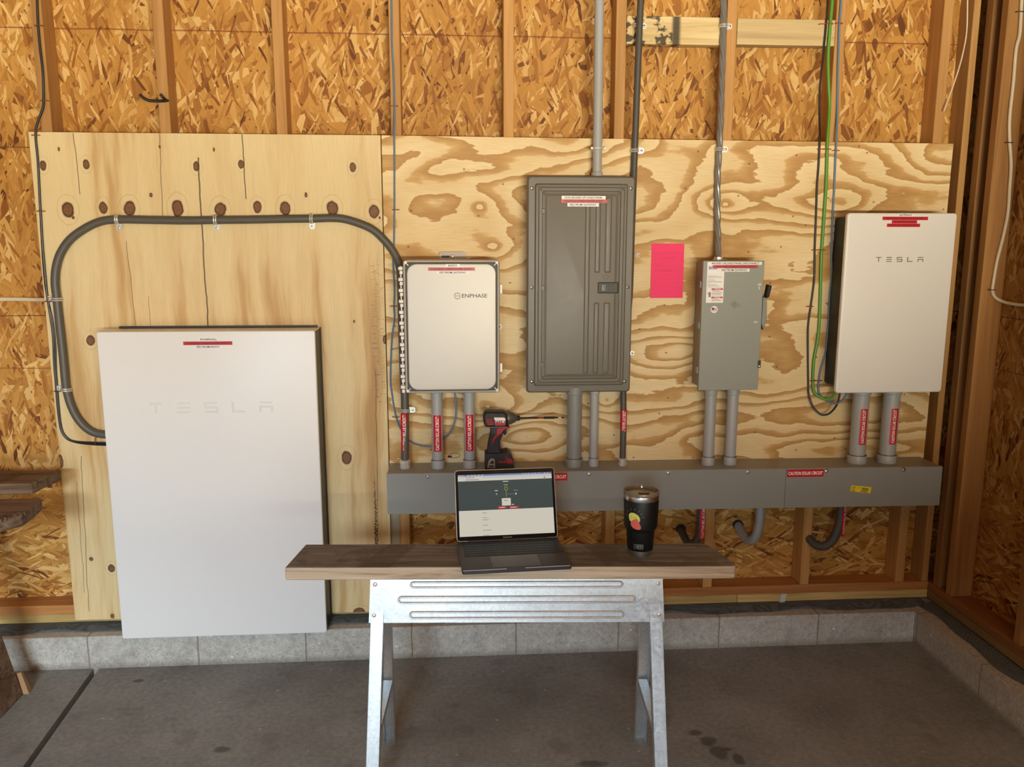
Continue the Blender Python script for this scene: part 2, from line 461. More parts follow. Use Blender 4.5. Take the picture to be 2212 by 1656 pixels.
    # blue carpenter's pencil scribble by the right edge
    m = k.math('MULTIPLY', k.math('MULTIPLY', k.math('GREATER_THAN', p[0], 1.165), k.math('LESS_THAN', p[0], 1.214)), k.math('MULTIPLY', k.math('GREATER_THAN', p[2], 1.0), k.math('LESS_THAN', p[2], 1.52)))
    sc = k.noise(k.map(vec, scale=(30, 190, 1)), 1.0, 3, .7, '2D')
    c = k.mix(k.math('MULTIPLY', k.math('MULTIPLY', m, k.step(sc, .57, .66)), .55), c, S(86, 104, 112))
    k.bump(f, 0.05, 0.002)
    return k.done(c, 0.55, 0, 0.4)

STAINS = [(2.256, -0.642, 0.03, 0.02), (2.288, -0.691, 0.035, 0.03), (2.306, -0.753, 0.03, 0.04), (2.326, -0.738, 0.04, 0.012), (2.354, -0.787, 0.02, 0.03), (1.891, -0.784, 0.05, 0.02), (0.72, -0.63, 0.03, 0.02), (0.296, -0.185, 0.02, 0.01)]
def concrete(name, a, b, spots, rough=.7, joint=False, bump=.3):
    k = NT(name)
    p = k.pos()
    n1 = k.noise(p, 2.2, 5, .6)
    n2 = k.noise(p, 55, 4, .7)
    c = k.ramp(n1, [(.3, a), (.7, b)])
    c = k.mix(.6, c, k.ramp(n2, [(.3, (.6, .6, .6)), (.7, (1.25, 1.25, 1.25))]), 'MULTIPLY')
    vo = k.n('ShaderNodeTexVoronoi'); k.put(vo.inputs['Vector'], p); vo.inputs['Scale'].default_value = 11
    patch = k.noise(p, 6.5, 3, .6)
    c = k.mix(k.math('MULTIPLY', k.step(patch, .58, .68), .3), c, spots)
    sm = k.math('LESS_THAN', vo.outputs['Distance'], .055)
    c = k.mix(k.math('MULTIPLY', sm, .5), c, tuple(min(1, q * 1.8) for q in b[:3]) + (1,))
    if name == 'floor_concrete':
        q = k.sep(p)
        wv = k.math('MULTIPLY', k.math('SUBTRACT', k.noise(p, 14, 4, .65), .5), 1.5)
        dm = None
        for sx, sy, rx, ry in STAINS:
            d = k.math('ADD', k.vm('LENGTH', k.vm('MULTIPLY', k.vm('SUBTRACT', k.comb(q[0], q[1]), (sx, sy, 0)), (1 / rx, 1 / ry, 0))), wv)
            dm = d if dm is None else k.math('MINIMUM', dm, d)
        c = k.mix(k.math('MULTIPLY', k.math('SUBTRACT', 1.0, k.step(dm, .6, 1.1)), .6), c, S(48, 42, 34))
    if joint:       # mortar joints every 16 inches along the course
        s = k.sep(p)
        vo2 = k.noise(p, 210, 3, .65)
        c = k.mix(k.math('MULTIPLY', k.step(vo2, .53, .66), .6), c, tuple(q * .4 for q in a[:3]) + (1,))
        mot = k.noise(p, 16, 4, .7)
        c = k.mix(k.math('MULTIPLY', k.step(mot, .5, .68), .35), c, tuple(q * .55 for q in a[:3]) + (1,))
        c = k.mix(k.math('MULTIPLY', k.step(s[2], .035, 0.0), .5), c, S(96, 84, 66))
        ax = s[0] if joint == 'x' else s[1]
        off = 0.078 if joint == 'x' else .31
        w = k.math('MULTIPLY', k.math('SUBTRACT', k.noise(p, 20, 2), .5), .006)
        fr = k.math('FRACT', k.math('DIVIDE', k.math('ADD', k.math('SUBTRACT', k.math('ADD', ax, w), off), 8.128), .4064))
        d = k.math('ABSOLUTE', k.math('SUBTRACT', fr, .5))
        c = k.mix(k.math('MULTIPLY', k.step(d, .486, .494), .55), c, S(150, 138, 116))
        c = k.mix(k.math('MULTIPLY', k.step(d, .495, .4985), .6), c, S(60, 54, 46))
    k.bump(n2, bump, .004)
    return k.done(c, rough, 0, .35)

def galvanized():
    k = NT('galvanized_steel')
    v = k.obj()
    vo = k.n('ShaderNodeTexVoronoi'); k.put(vo.inputs['Vector'], k.vm('ADD', v, k.comb(k.math('MULTIPLY', k.noise(v, 40, 2), .02), 0.0, 0.0))); vo.inputs['Scale'].default_value = 170
    rgb = k.n('ShaderNodeSeparateColor'); k.put(rgb.inputs[0], vo.outputs['Color'])
    c = k.ramp(rgb.outputs[0], [(0, S(214, 220, 223)), (1, S(232, 237, 239))])
    n = k.noise(v, 9, 4, .6)
    c = k.mix(.5, c, k.ramp(n, [(.3, (.75, .78, .8)), (.7, (1, 1, 1))]), 'MULTIPLY')
    r = k.math('ADD', k.math('MULTIPLY', rgb.outputs[1], .16), .30)
    return k.done(c, r, .85, .5)

def weathered(name, a, b, dark, axis='x', mult=1.0):
    k = NT(name)
    v = k.obj()
    s = {'x': (2.2, 34, 60), 'y': (34, 2.2, 60), 'z': (34, 60, 2.2)}[axis]
    g = k.noise(k.map(v, scale=s), 1.0, 4, .6, dist=.8)
    c = k.ramp(g, [(.32, dark), (.48, a), (.68, b)])
    st = k.noise(v, 7, 4, .65)
    c = k.mix(k.math('MULTIPLY', k.step(st, .52, .66), .55), c, dark)
    k.bump(g, .35, .003)
    return k.done(c, .75, 0, .25)

def brushed(name, col, axis='z', rough=.3):
    k = NT(name)
    s = {'z': (60, 60, 3), 'x': (3, 60, 60)}[axis]
    g = k.noise(k.map(k.obj(), scale=s), 3.0, 2)
    c = k.mix(g, tuple(q * .85 for q in col[:3]) + (1,), col)
    return k.done(c, k.math('ADD', k.math('MULTIPLY', g, .12), rough - .06), 1.0)

M = {}
M['osb_back'] = osb('oriented_strand_board', 'x')
M['osb_shaded'] = osb('oriented_strand_board_shaded', 'y', (.62, .58, .55, 1))  # darkened copy of the board; the side wall's shade is in the tint
M['stud'] = stud_wood('fir_stud', S(204, 154, 92), S(168, 118, 62))
M['stud_shaded'] = stud_wood('shaded_fir_stud', S(166, 120, 68), S(128, 86, 46))  # same fir, darkened to put the side wall's shade into the colour
M['plate'] = stud_wood('fir_plate', S(200, 138, 78), S(158, 98, 48), 'x')
M['plate_y'] = stud_wood('fir_plate_side_shaded', S(156, 104, 58), S(120, 74, 38), 'y')  # plate colour lowered to hold the side wall's shade
M['treated'] = stud_wood('treated_plate', S(206, 174, 108), S(140, 110, 60), 'x', 1.6)
M['treated_y'] = stud_wood('treated_plate_side_shaded', S(140, 110, 70), S(104, 78, 46), 'y', 1.6)  # shaded copy of the treated plate, dark tone painted in
M['old_stud'] = stud_wood('grey_stud', S(166, 150, 122), S(126, 112, 88))
M['block'] = stud_wood('pine_block', S(206, 182, 134), S(170, 142, 98), 'x')
def gasket_mat():
    k = NT('sill_gasket'); v = k.pos()
    w = k.noise(v, 5, 2)
    p = k.sep(v)
    st = k.math('SINE', k.math('MULTIPLY', k.math('ADD', k.math('ADD', p[2], k.math('MULTIPLY', p[1], -.35)), k.math('MULTIPLY', w, .05)), 1500.0))
    n = k.noise(v, 30, 3, .6)
    c = k.mix(n, S(62, 66, 66), S(112, 118, 118))
    c = k.mix(k.math('MULTIPLY', k.step(st, -.2, .6), .45), c, S(52, 54, 54))
    return k.done(c, .8, 0, .3)
M['gasket'] = gasket_mat()
M['ply_l'] = plywood_left()
M['ply_r'] = plywood_right()
M['floor'] = concrete('floor_concrete', S(112, 110, 104), S(142, 141, 136), S(88, 84, 76), .75, bump=.15)
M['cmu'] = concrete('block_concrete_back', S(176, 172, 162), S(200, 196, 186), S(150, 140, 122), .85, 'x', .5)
M['cmu_y'] = concrete('block_concrete_side', S(170, 166, 156), S(200, 196, 186), S(150, 140, 122), .85, 'y', .5)
M['plaster'] = plain('painted_board', S(150, 125, 95), .8)
M['white'] = plain('white_enamel', S(232, 231, 228), .3, spec=.35, var=.006)
M['white_matt'] = plain('white_satin', S(232, 230, 224), .42, var=.006)
M['silver'] = plain('satin_silver_panel', S(206, 202, 193), .42, .12, var=.006)
M['black'] = plain('black_housing', S(34, 33, 32), .45)
M['darkgrey'] = plain('charcoal_plastic', S(58, 57, 54), .5)
M['grey_panel'] = plain('grey_enamel', S(108, 103, 92), .4, spec=.42, var=.01)
def disc_mat():
    k = NT('grey_green_enamel'); p = k.sep(k.pos()); v = k.comb(p[0], p[2])
    n = k.noise(v, 45, 3, .6, '2D')
    d = k.math('ADD', k.vm('LENGTH', k.vm('MULTIPLY', k.vm('SUBTRACT', k.map(v, rot=(0, 0, 0)), (2.4974, 1.3767, 0)), (55, 62, 0))), k.math('MULTIPLY', k.math('SUBTRACT', n, .5), 2.2))
    c = k.mix(k.math('MULTIPLY', k.math('SUBTRACT', 1.0, k.step(d, .5, 1.2)), .45), S(143, 146, 137), S(96, 94, 78))
    return k.done(c, .42)
M['grey_disc'] = disc_mat()
M['grey_trough'] = plain('grey_steel_enamel', S(142, 143, 138), .40, var=.012)
M['pvc'] = plain('grey_pvc', S(168, 169, 168), .35, var=.03)
M['pvc_dark'] = plain('dark_grey_pvc', S(140, 140, 138), .38, var=.03)
M['flex'] = plain('grey_conduit_jacket', S(90, 86, 78), .45, var=.04)
M['flex_dark'] = plain('dark_conduit_jacket', S(82, 78, 71), .48, var=.04)
M['zinc'] = plain('zinc_plated', S(222, 222, 218), .35, .6)
M['steel'] = plain('stainless_steel', S(205, 205, 202), .25, 1.0)
M['chrome'] = plain('bright_screw', S(230, 230, 228), .18, 1.0)
M['red'] = plain('red_label', S(196, 22, 38), .35, var=.02)
M['label'] = plain('white_label', S(240, 238, 234), .4, var=.01)
M['ink'] = plain('black_ink', S(42, 36, 38), .5)
M['redink'] = plain('dark_red_ink', S(96, 14, 24), .5)
M['whiteink'] = plain('white_ink', S(246, 244, 240), .4)
M['greyink'] = plain('grey_ink', S(120, 116, 110), .5)
M['blueink'] = plain('blue_ink', S(40, 70, 170), .5)
M['logo_gray'] = plain('silver_logo', S(136, 130, 118), .35, .3)
M['logo_ink'] = plain('logo_charcoal', S(74, 68, 60), .5)
M['logo_pale'] = plain('pale_logo', S(226, 224, 219), .2)
M['pink'] = plain('neon_pink_paper', S(255, 66, 120), .7, var=.015)
M['pinkline'] = plain('purple_ruling', S(206, 42, 92), .7)
M['pencil'] = plain('pencil_marks', S(168, 38, 84), .7)
M['yellow'] = plain('yellow_label', S(238, 214, 40), .5)
M['w_black'] = plain('black_cable', S(26, 24, 24), .4)
M['w_blue'] = plain('blue_cable', S(98, 126, 154), .45)
M['w_green'] = plain('green_cable', S(94, 152, 48), .4)
M['w_white'] = plain('white_cable', S(222, 208, 178), .45)
M['staple'] = plain('copper_staple', S(140, 74, 52), .4, .5)
M['redstaple'] = plain('red_staple', S(176, 52, 40), .45, .2)
M['galv'] = galvanized()
M['plank_top'] = weathered('weathered_plank', S(112, 94, 78), S(132, 114, 96), S(74, 58, 46))
M['plank_edge'] = weathered('sawn_plank_edge', S(186, 158, 130), S(206, 182, 154), S(140, 112, 84))
M['bench'] = weathered('grimy_lumber', S(112, 90, 70), S(132, 108, 86), S(72, 54, 40))
M['laptop'] = plain('space_grey_aluminium', S(74, 71, 73), .42, .6, var=.01)
M['laptop_edge'] = plain('bright_aluminium_edge', S(200, 198, 196), .35, .8, var=.01)
M['keys'] = plain('black_keys', S(24, 24, 28), .5)
M['glass_black'] = plain('black_glass', S(14, 14, 16), .12)
M['powder'] = plain('black_powder_coat', S(17, 17, 17), .45, spec=.35)
M['lid'] = plain('smoky_clear_lid', S(110, 100, 88), .12)
M['lid_dark'] = plain('dark_lid_slider', S(36, 32, 28), .2)
M['tool_red'] = plain('tool_red', S(168, 30, 42), .4)
M['tool_black'] = plain('tool_black_rubber', S(36, 33, 32), .5)
M['tool_grey'] = plain('tool_grey_metal', S(110, 112, 106), .35, .5)
M['rubber'] = plain('black_rubber', S(30, 30, 30), .6)
M['paint_black'] = plain('black_spray', S(52, 48, 38), .6)
M['skin_pink'] = plain('sticker_coral', S(206, 96, 84), .5)
M['lime'] = plain('sticker_lime', S(214, 216, 84), .5)
M['lime_pale'] = plain('sticker_pale_green', S(198, 206, 140), .5)

def screen_mat(name, col, e):
    k = NT(name)
    k.bsdf.inputs['Base Color'].default_value = (0.02, 0.02, 0.02, 1)
    k.bsdf.inputs['Roughness'].default_value = 0.1
    k.bsdf.inputs['Emission Color'].default_value = col
    k.bsdf.inputs['Emission Strength'].default_value = e
    return k.mat
M['scr_white'] = screen_mat('screen_white', S(214, 208, 192), .9)
M['scr_dark'] = screen_mat('screen_teal', S(56, 70, 70), .9)
M['scr_bar'] = screen_mat('screen_menu_bar', S(96, 124, 168), .9)
M['scr_red'] = screen_mat('screen_red', S(206, 44, 48), .9)
M['scr_ink'] = screen_mat('screen_grey', S(150, 146, 140), .8)
M['scr_yellow'] = screen_mat('screen_yellow', S(190, 180, 70), .8)

# spray marks on one block
def block_sprayed():
    k = NT('pine_block_with_spray')
    v = k.pos(); p = k.sep(v)
    g = k.noise(k.map(v, scale=(2, 40, 40)), 1.0, 4, .6, dist=.6)
    c = k.ramp(g, [(.3, S(196, 164, 108)), (.62, S(232, 208, 156))])
    n = k.noise(k.map(v, scale=(26, 30, 34)), 1.0, 2, .5)
    m1 = k.math('MULTIPLY', k.step(n, .53, .6), k.step(p[0], 2.30, 2.27))
    m2 = k.math('SUBTRACT', 1.0, k.step(k.math('ABSOLUTE', k.math('SUBTRACT', p[0], 2.288)), .007, .022))
    m = k.math('MULTIPLY', k.math('MAXIMUM', m1, m2), .9)
    return k.done(k.mix(m, c, S(44, 42, 34)), .6, 0, .35)
M['block_spray'] = block_sprayed()

# ------------------------------------------------------------ setting
H_CEIL = 2.78
def struct(name, mb, mat, label=None, cat=None, **kw):
    return tag(mb.build(name, mat, None, **kw), label, cat, None, 'structure')

f = MB()
y0, y1 = -5.4, -0.083
def jx(y): return 0.1013 + (-.0788 - y) * .0641
gw = .011
f.add([(-3.4, y0, 0), (jx(y0) - gw, y0, 0), (jx(y1) - gw, y1, 0), (-3.4, y1, 0)], [(0, 1, 2, 3)])
f.add([(jx(y0) + gw, y0, 0), (3.45, y0, 0), (3.45, y1, 0), (jx(y1) + gw, y1, 0)], [(0, 1, 2, 3)])
f.add([(jx(y0) - gw, y0, 0), (jx(y0) - gw, y0, -.03), (jx(y0) + gw, y0, -.03), (jx(y0) + gw, y0, 0),
       (jx(y1) - gw, y1, 0), (jx(y1) - gw, y1, -.03), (jx(y1) + gw, y1, -.03), (jx(y1) + gw, y1, 0)],
      [(0, 1, 5, 4), (1, 2, 6, 5), (2, 3, 7, 6)])
struct('floor', f, M['floor'], 'stained grey concrete garage floor with one open joint at its left', 'floor', smooth=0)
M['driveway'] = concrete('driveway_concrete', S(196, 190, 178), S(214, 208, 196), S(180, 172, 160), .85, bump=.1)
struct('floor_driveway', MB().box(-8, 6, -16, -5.42, -.06, -.012), M['driveway'], 'pale concrete driveway outside the garage door', 'driveway')
struct('ceiling', MB().box(-3.4, 3.52, -5.4, .13, H_CEIL, H_CEIL + .03), M['osb_shaded'], 'bare board ceiling of the garage', 'ceiling')
struct('wall_back', MB().box(-3.4, 3.54, .107, .118, .14, H_CEIL), M['osb_back'], 'strand board sheathing behind the studs on the equipment wall', 'wall')
struct('wall_right', MB().box(3.52, 3.531, -5.4, .107, .14, H_CEIL), M['osb_shaded'], 'shade-tinted strand board sheathing of the side wall in the right corner', 'wall')
struct('wall_left', MB().box(-3.42, -3.4, -5.4, .107, 0, H_CEIL), M['osb_shaded'], 'strand board side wall beyond the workbench', 'wall')
w = MB()
w.box(-3.4, -2.9, -5.43, -5.4, 0, H_CEIL)
w.box(-2.9, 1.2, -5.43, -5.4, 2.2, H_CEIL)
w.box(1.2, 1.5, -5.43, -5.4, 0, H_CEIL)
w.box(1.5, 3.4, -5.43, -5.4, 0, 1.1)
w.box(1.5, 3.4, -5.43, -5.4, 1.62, H_CEIL)  # unseen window slot, added to grade the warm fill up the wall
w.box(3.4, 3.52, -5.43, -5.4, 0, H_CEIL)
struct('wall_front', w, M['plaster'], 'front wall around the open garage door', 'wall')
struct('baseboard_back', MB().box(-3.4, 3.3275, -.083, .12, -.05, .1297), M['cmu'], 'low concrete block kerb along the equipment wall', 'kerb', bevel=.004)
struct('baseboard_right', MB().box(3.3275, 3.55, -5.4, .12, -.05, .1297), M['cmu_y'], 'low concrete block kerb along the side wall', 'kerb', bevel=.004)

def gasket(along, a, b, y_in, y_out, seed):
    mb = MB(); rnd = random.Random(seed); n = int((b - a) / .03); vs = []; fs = []
    ph = [rnd.uniform(0, 6.28) for _ in range(3)]
    for i in range(n + 1):
        t = a + (b - a) * i / n
        wv = .5 + .3 * math.sin(t * 11 + ph[0]) + .2 * math.sin(t * 23.3 + ph[1])
        o = y_out + .030 * (wv - .5)
        zl = .1310 + .016 * max(0, wv - .35)
        for q, z in ((y_in, .1440), (y_in + (o - y_in) * .45, .1425), (o, zl), (o, zl - .004), (y_in, .1385)):
            vs.append((t, q, z) if along == 'x' else (q, t, z))
    for i in range(n):
        for j in range(4):
            fs.append((i * 5 + j, i * 5 + j + 1, i * 5 + j + 6, i * 5 + j + 5))
    return mb.add(vs, fs)
struct('trim_1', gasket('x', -1.2, 3.40, .02, -.045, 3), M['gasket'], 'wavy dark foam strip under the sill of the equipment wall', 'sill gasket')
gy = gasket('y', -5.3, -.03, 3.425, 3.372, 5)
struct('trim_2', gy, M['gasket'], 'wavy dark foam strip under the sill of the side wall', 'sill gasket')
struct('trim_3', MB().box(-3.3, 2.62, .018, .107, .1435, .1784), M['treated'], 'greenish treated bottom plate running left of its butt joint', 'sill plate', bevel=.002)
struct('trim_4', MB().box(2.622, 3.4305, .018, .107, .1435, .1784), M['treated'], 'short greenish treated bottom plate ending in the right corner', 'sill plate', bevel=.002)
struct('trim_5', MB().box(-3.3, 3.4305, .018, .107, .1786, .2138), M['plate'], 'orange fir plate nailed on the treated plate of the equipment wall', 'sill plate', bevel=.002)
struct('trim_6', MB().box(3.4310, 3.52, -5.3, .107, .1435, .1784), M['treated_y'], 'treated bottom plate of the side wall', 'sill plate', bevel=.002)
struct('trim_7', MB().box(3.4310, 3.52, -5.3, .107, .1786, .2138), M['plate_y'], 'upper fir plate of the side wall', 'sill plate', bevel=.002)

stud_labels = ['bare fir stud behind the black cable, nearest the left edge of the photo',
               'bare fir stud carrying the small black hook', 'bare fir stud between the hook stud and the blue cable stud',
               'bare fir stud with the single blue cable stapled to it', 'bare fir stud left of the tall grey plastic pipe',
               'bare fir stud between the tall grey plastic pipe and the dark conduit', 'bare fir stud behind the twisted grey service cable',
               'bare fir stud behind the green and blue cables', 'bare fir stud between the green cable and the dark corner']
for i in range(9):
    x = .0359 + .4064 * i
    struct('wall_stud', MB().box(x, x + .038, .018, .107, .2140, H_CEIL), M['stud'], stud_labels[i], 'stud', bevel=.0025)['group'] = 'studs of the equipment wall'
struct('wall_stud', MB().box(1.2172, 1.2552, .018, .107, .2140, .74), M['old_stud'], 'grey weathered cripple stud below the left end of the wireway', 'stud', bevel=.0025)
struct('wall_stud', MB().box(3.402, 3.4285, .018, .107, .2140, H_CEIL), M['stud'], 'end stud of the equipment wall beside the dark corner gap', 'stud', bevel=.0025)
for k, (ya, yb, lb) in enumerate(((-.052, -.012, 'rough edged stud in the right corner, first on the side wall'), (-.138, -.100, 'side wall stud with the white cable stapled to it'), (-.545, -.507, 'side wall stud cut by the right edge of the photo'))):
    struct('wall_stud', MB().box(3.431, 3.52, ya, yb, .2140, H_CEIL), M['stud_shaded'], lb, 'stud', bevel=.0035)

# ------------------------------------------------------------ plywood backboards, blocking
tag(MB().box(0, 1.2182, 0, .0175, .1582, 1.9785).build('plywood_sheet', M['ply_l'], bevel=.0015),
    'knotty plywood sheet with vertical cracks behind the large white battery', 'plywood sheet')
tag(MB().hexa([(1.2212, 0, .70), (3.352, 0, .70), (1.2212, .0175, .70), (3.352, .0175, .70),
               (1.2212, 0, 1.9785), (3.3593, 0, 1.9682), (1.2212, .0175, 1.9785), (3.3593, .0175, 1.9682)]).build('plywood_sheet', M['ply_r'], bevel=.0015),
    'plywood sheet with bold swirling grain behind the grey breaker panel', 'plywood sheet')
tag(MB().box(2.107, 2.4735, .018, .056, 2.308, 2.4035).build('blocking_board', M['block_spray'], bevel=.002),
    'short pine block smudged with black spray paint between two studs', 'board')
tag(MB().box(2.5135, 2.880, .018, .056, 2.312, 2.4025).build('blocking_board', M['block'], bevel=.002),
    'short clean pine block with one knot left of the green cable', 'board')
cl = MB().hexa([(2.795, .008, .139), (2.817, .008, .139), (2.795, .018, .139), (2.817, .018, .139), (2.806, .0150, .176), (2.828, .0150, .176), (2.806, .0175, .176), (2.828, .0175, .176)])
tag(cl.build('anchor_clip', M['zinc']), 'small bent zinc clip on the treated plate under the wireway', 'clip')

# ------------------------------------------------------------ labels and lettering
def sticker(parent, rect, y, bg, text=None, ink=None, pad=(.06, .2), bold=.02, name='sticker'):
    x0, x1, z0, z1 = rect
    mb = MB().box(x0, x1, y - .0007, y, z0, z1)
    if text:
        px, pz = (x1 - x0) * pad[0], (z1 - z0) * pad[1]
        mb.text(text, x0 + px, x1 - px, z0 + pz, z1 - pz, y - .0010, 1, bold)
    return mb.build(name, [bg, ink or bg], parent, smooth=0)

def tesla(parent, x0, x1, z0, z1, y, mat):
    h = z1 - z0; n = 5
    cw = h * 1.25; gap = (x1 - x0 - n * cw) / (n - 1)
    def P(i, *polys):
        mb = MB()
        for poly in polys: mb.prism([(x0 + i * (cw + gap) + u * cw, z0 + v * h) for u, v in poly], y - .0006, y)
        mb.build('letter', mat, parent, smooth=0)
    P(0, [(0.0, 1), (.1, .82), (.42, .82), (.42, 0), (.58, 0), (.58, .82), (.9, .82), (1, 1)])
    P(1, *[[(.04, v), (.96, v), (.96, v + .18), (.04, v + .18)] for v in (0, .41, .82)])
    P(2, [(0, 1), (0, .41), (.82, .41), (.82, .18), (0, .18), (.06, 0), (1, 0), (1, .59), (.16, .59), (.16, .82), (1, .82), (.94, 1)])
    P(3, [(0, 1), (0, 0), (1, 0), (.9, .18), (.17, .18), (.17, 1)])
    P(4, [(.0, 1), (.08, .82), (.92, .82), (1, 1)], [(0, .6), (0, 0), (.16, 0), (.16, .42), (.84, .42), (.84, 0), (1, 0), (1, .6)])

def fix_ccw(poly):
    a = sum(poly[i][0] * poly[(i + 1) % len(poly)][1] - poly[(i + 1) % len(poly)][0] * poly[i][1] for i in range(len(poly)))
    return poly if a > 0 else poly[::-1]

# ------------------------------------------------------------ battery cabinet
t = thing('battery_cabinet', (.6035, 0, .1405), 'large glossy white wall battery with black side, tallest box on the wall', 'battery')
x0, x1, z0, z1 = .227, .980, .1405, 1.2905
MB().box(x0 + .004, x1 - .001, -.121, -.0005, z0 + .003, z1 - .005).build('housing', M['black'], t, bevel=.003)
mb = MB().loft(x0, x1, z0, z1, [(0.0, .006, -.119), (0, .006, -.127), (.0012, .006, -.1298), (.004, .006, -.131)])
mb.box(x0 + .001, x1 - .002, -.1195, -.012, z1 - .0045, z1 - .0005)
mb.box(x0 + .0005, x0 + .0038, -.1195, -.012, z0 + .002, z1 - .0046)
mb.build('front_cover', M['white'], t)
MB().box(.26, .97, -.016, -.0005, z1, z1 + .007).box(x1 - .001, x1 + .002, -.010, -.0005, z0, z1).build('mounting_rail', M['darkgrey'], t)
for xx in (.275, .945): MB().cyl((xx, -.09, z0 - .010), (xx, -.09, z0 + .005), .012).build('foot', M['rubber'], t)
sticker(t, (0.5737, 0.6456, 1.2553, 1.2679), -.131, M['label'], 'POWERWALL', M['ink'], (.1, .22))
sticker(t, (0.5219, 0.6912, 1.2420, 1.2545), -.131, M['red'], 'WARNING THREE POWER SUPPLY', M['redink'], (.05, .2))
sticker(t, (0.5609, 0.6537, 1.2296, 1.2411), -.131, M['label'], 'FED FROM ENVOY', M['ink'], (.07, .2))
r = (0.3861, 0.8218, 0.9970, 1.0367)
tesla(t, r[0], r[1], r[2], r[3], -.131, M['logo_pale'])

# ------------------------------------------------------------ gateway box
t = thing('gateway_box', (3.0985, 0, 1.046), 'white satin box with black side and small logo near the right corner', 'electrical box')
x0, x1, z0, z1 = 2.893, 3.304, 1.046, 1.706
MB().prism(rr(2.917, 3.28, 1.058, 1.694, .012), -.132, -.0005).build('housing', M['black'], t, bevel=.004)
MB().loft(x0, x1, z0, z1, [(.004, .01, -.133), (0, .012, -.138), (0, .012, -.150), (.002, .011, -.1532), (.005, .010, -.1545)]).build('front_cover', M['white_matt'], t)
sticker(t, (3.0762, 3.1400, 1.6937, 1.7036), -.1545, M['label'], 'GATEWAY', M['ink'], (.12, .16))
for rc, tx in (((3.0228, 3.1930, 1.6811, 1.6930), 'WARNING THREE POWER SUPPLY'), ((3.0584, 3.1532, 1.6692, 1.6806), 'WARNING SOLAR'), ((3.0411, 3.1653, 1.6567, 1.6686), 'POINT OF CONNECTION')):
    sticker(t, rc, -.1545, M['red'], tx, M['redink'], (.07, .2))
r = (3.0091, 3.1887, 1.5316, 1.5489)
tesla(t, r[0], r[1], r[2], r[3], -.1545, M['logo_gray'])
for xx in (2.972, 3.05):
    MB().cyl((xx, -.06, 1.03), (xx, -.06, 1.06), .011).build('cable_gland', M['rubber'], t)

# ------------------------------------------------------------ combiner box
t = thing('combiner_box', (1.4675, 0, 1.063), 'pale grey plastic box with white rounded door, hinge teeth down its left side', 'electrical box')
x0, x1, z0, z1 = 1.297, 1.638, 1.063, 1.540
M['box_beige'] = plain('pale_grey_polycarbonate', S(186, 180, 168), .45, var=.02)
MB().loft(x0, x1, z0, z1, [(.006, .012, -.0005), (.004, .012, -.108), (0, .012, -.110), (0, .012, -.118)]).build('enclosure', M['box_beige'], t)
dr = MB().loft(x0, x1, z0, z1, [(0, .014, -.119), (0, .014, -.146), (.003, .013, -.154), (.008, .012, -.156), (.0095, .011, -.153)])
d = dr.build('door', M['box_beige'], t)
MB().loft(x0 + .0095, x1 - .0095, z0 + .0095, z1 - .0095, [(0, .008, -.1535), (.0015, .008, -.1555)]).build('gasket', M['darkgrey'], d)
MB().loft(x0 + .0145, x1 - .0145, z0 + .0145, z1 - .0145, [(0, .034, -.1556), (0, .034, -.1620), (.002, .033, -.1645), (.006, .031, -.1650)], seg=10).build('door_panel', M['silver'], d)
for xx in (x0 + .0135, x1 - .0135):
    for zz in (z0 + .0135, z1 - .0135):
        sx = 1 if xx < 1.45 else -1; sz = 1 if zz < 1.3 else -1
        c = MB().dome((xx - sx * .004, -.1556, zz - sz * .004), .0055, .004)
        c.tube([(xx - sx * .004, -.158, zz - sz * .004), (xx + sx * .007, -.158, zz + sz * .007)], .0018, 8)
        c.tube([(xx - sx * .008, -.157, zz + sz * .004), (xx + sx * .002, -.157, zz - sz * .006)], .0015, 8)
        c.build('corner_screw', M['whiteink'], d)
h = MB()
for i in range(12):
    zc = 1.514 - i * .0385
    h.box(1.281, 1.2965, -.150, -.122, zc - .010, zc + .001)
    h.box(1.2855, 1.2965, -.156, -.118, zc - .024, zc - .0125)
h.tube([(1.289, -.136, 1.075), (1.289, -.136, 1.518)], .003, 8)
h.build('hinge', M['white_matt'], t, bevel=.001)
for za, zb in ((1.420, 1.453), (1.138, 1.170)):
    MB().box(1.6385, 1.6475, -.150, -.112, za, zb).build('latch', M['whiteink'], t, bevel=.002)
ear = MB().prism(fix_ccw([(1.6345, 1.278), (1.6345, 1.316), (1.6465, 1.303), (1.6495, 1.297), (1.6465, 1.290)]), -.095, -.086)
ear.cyl((1.6415, -.0952, 1.297), (1.6415, -.0962, 1.297), .0026, 10, 1)
ear.build('padlock_ear', [M['whiteink'], M['black']], t)
br = MB().prism(rr(1.423, 1.521, 1.53, 1.5655, .008), -.012, -.0005)
br.prism(rr(1.431, 1.462, 1.545, 1.552, .003), -.0125, -.012, 1)
br.dome((1.472, -.012, 1.549), .007, .005, 2)
br.build('mounting_bracket', [M['box_beige'], M['darkgrey'], M['zinc']], t)
sticker(t, (1.4476, 1.4979, 1.5144, 1.5253), -.165, M['label'], 'ENVOY', M['ink'], (.18, .18))
sticker(t, (1.3866, 1.5502, 1.5019, 1.5133), -.165, M['red'], 'WARNING THREE POWER SUPPLY', M['redink'], (.05, .2))
sticker(t, (1.4166, 1.5284, 1.4903, 1.5009), -.165, M['label'], 'FED FROM GATEWAY', M['ink'], (.08, .18))
r = (1.4769, 1.4973, 1.4036, 1.4238); q = (1.5035, 1.5928, 1.4074, 1.4211)
lg = MB(); cx, cz, ra = (r[0] + r[1]) / 2, (r[2] + r[3]) / 2, .0104
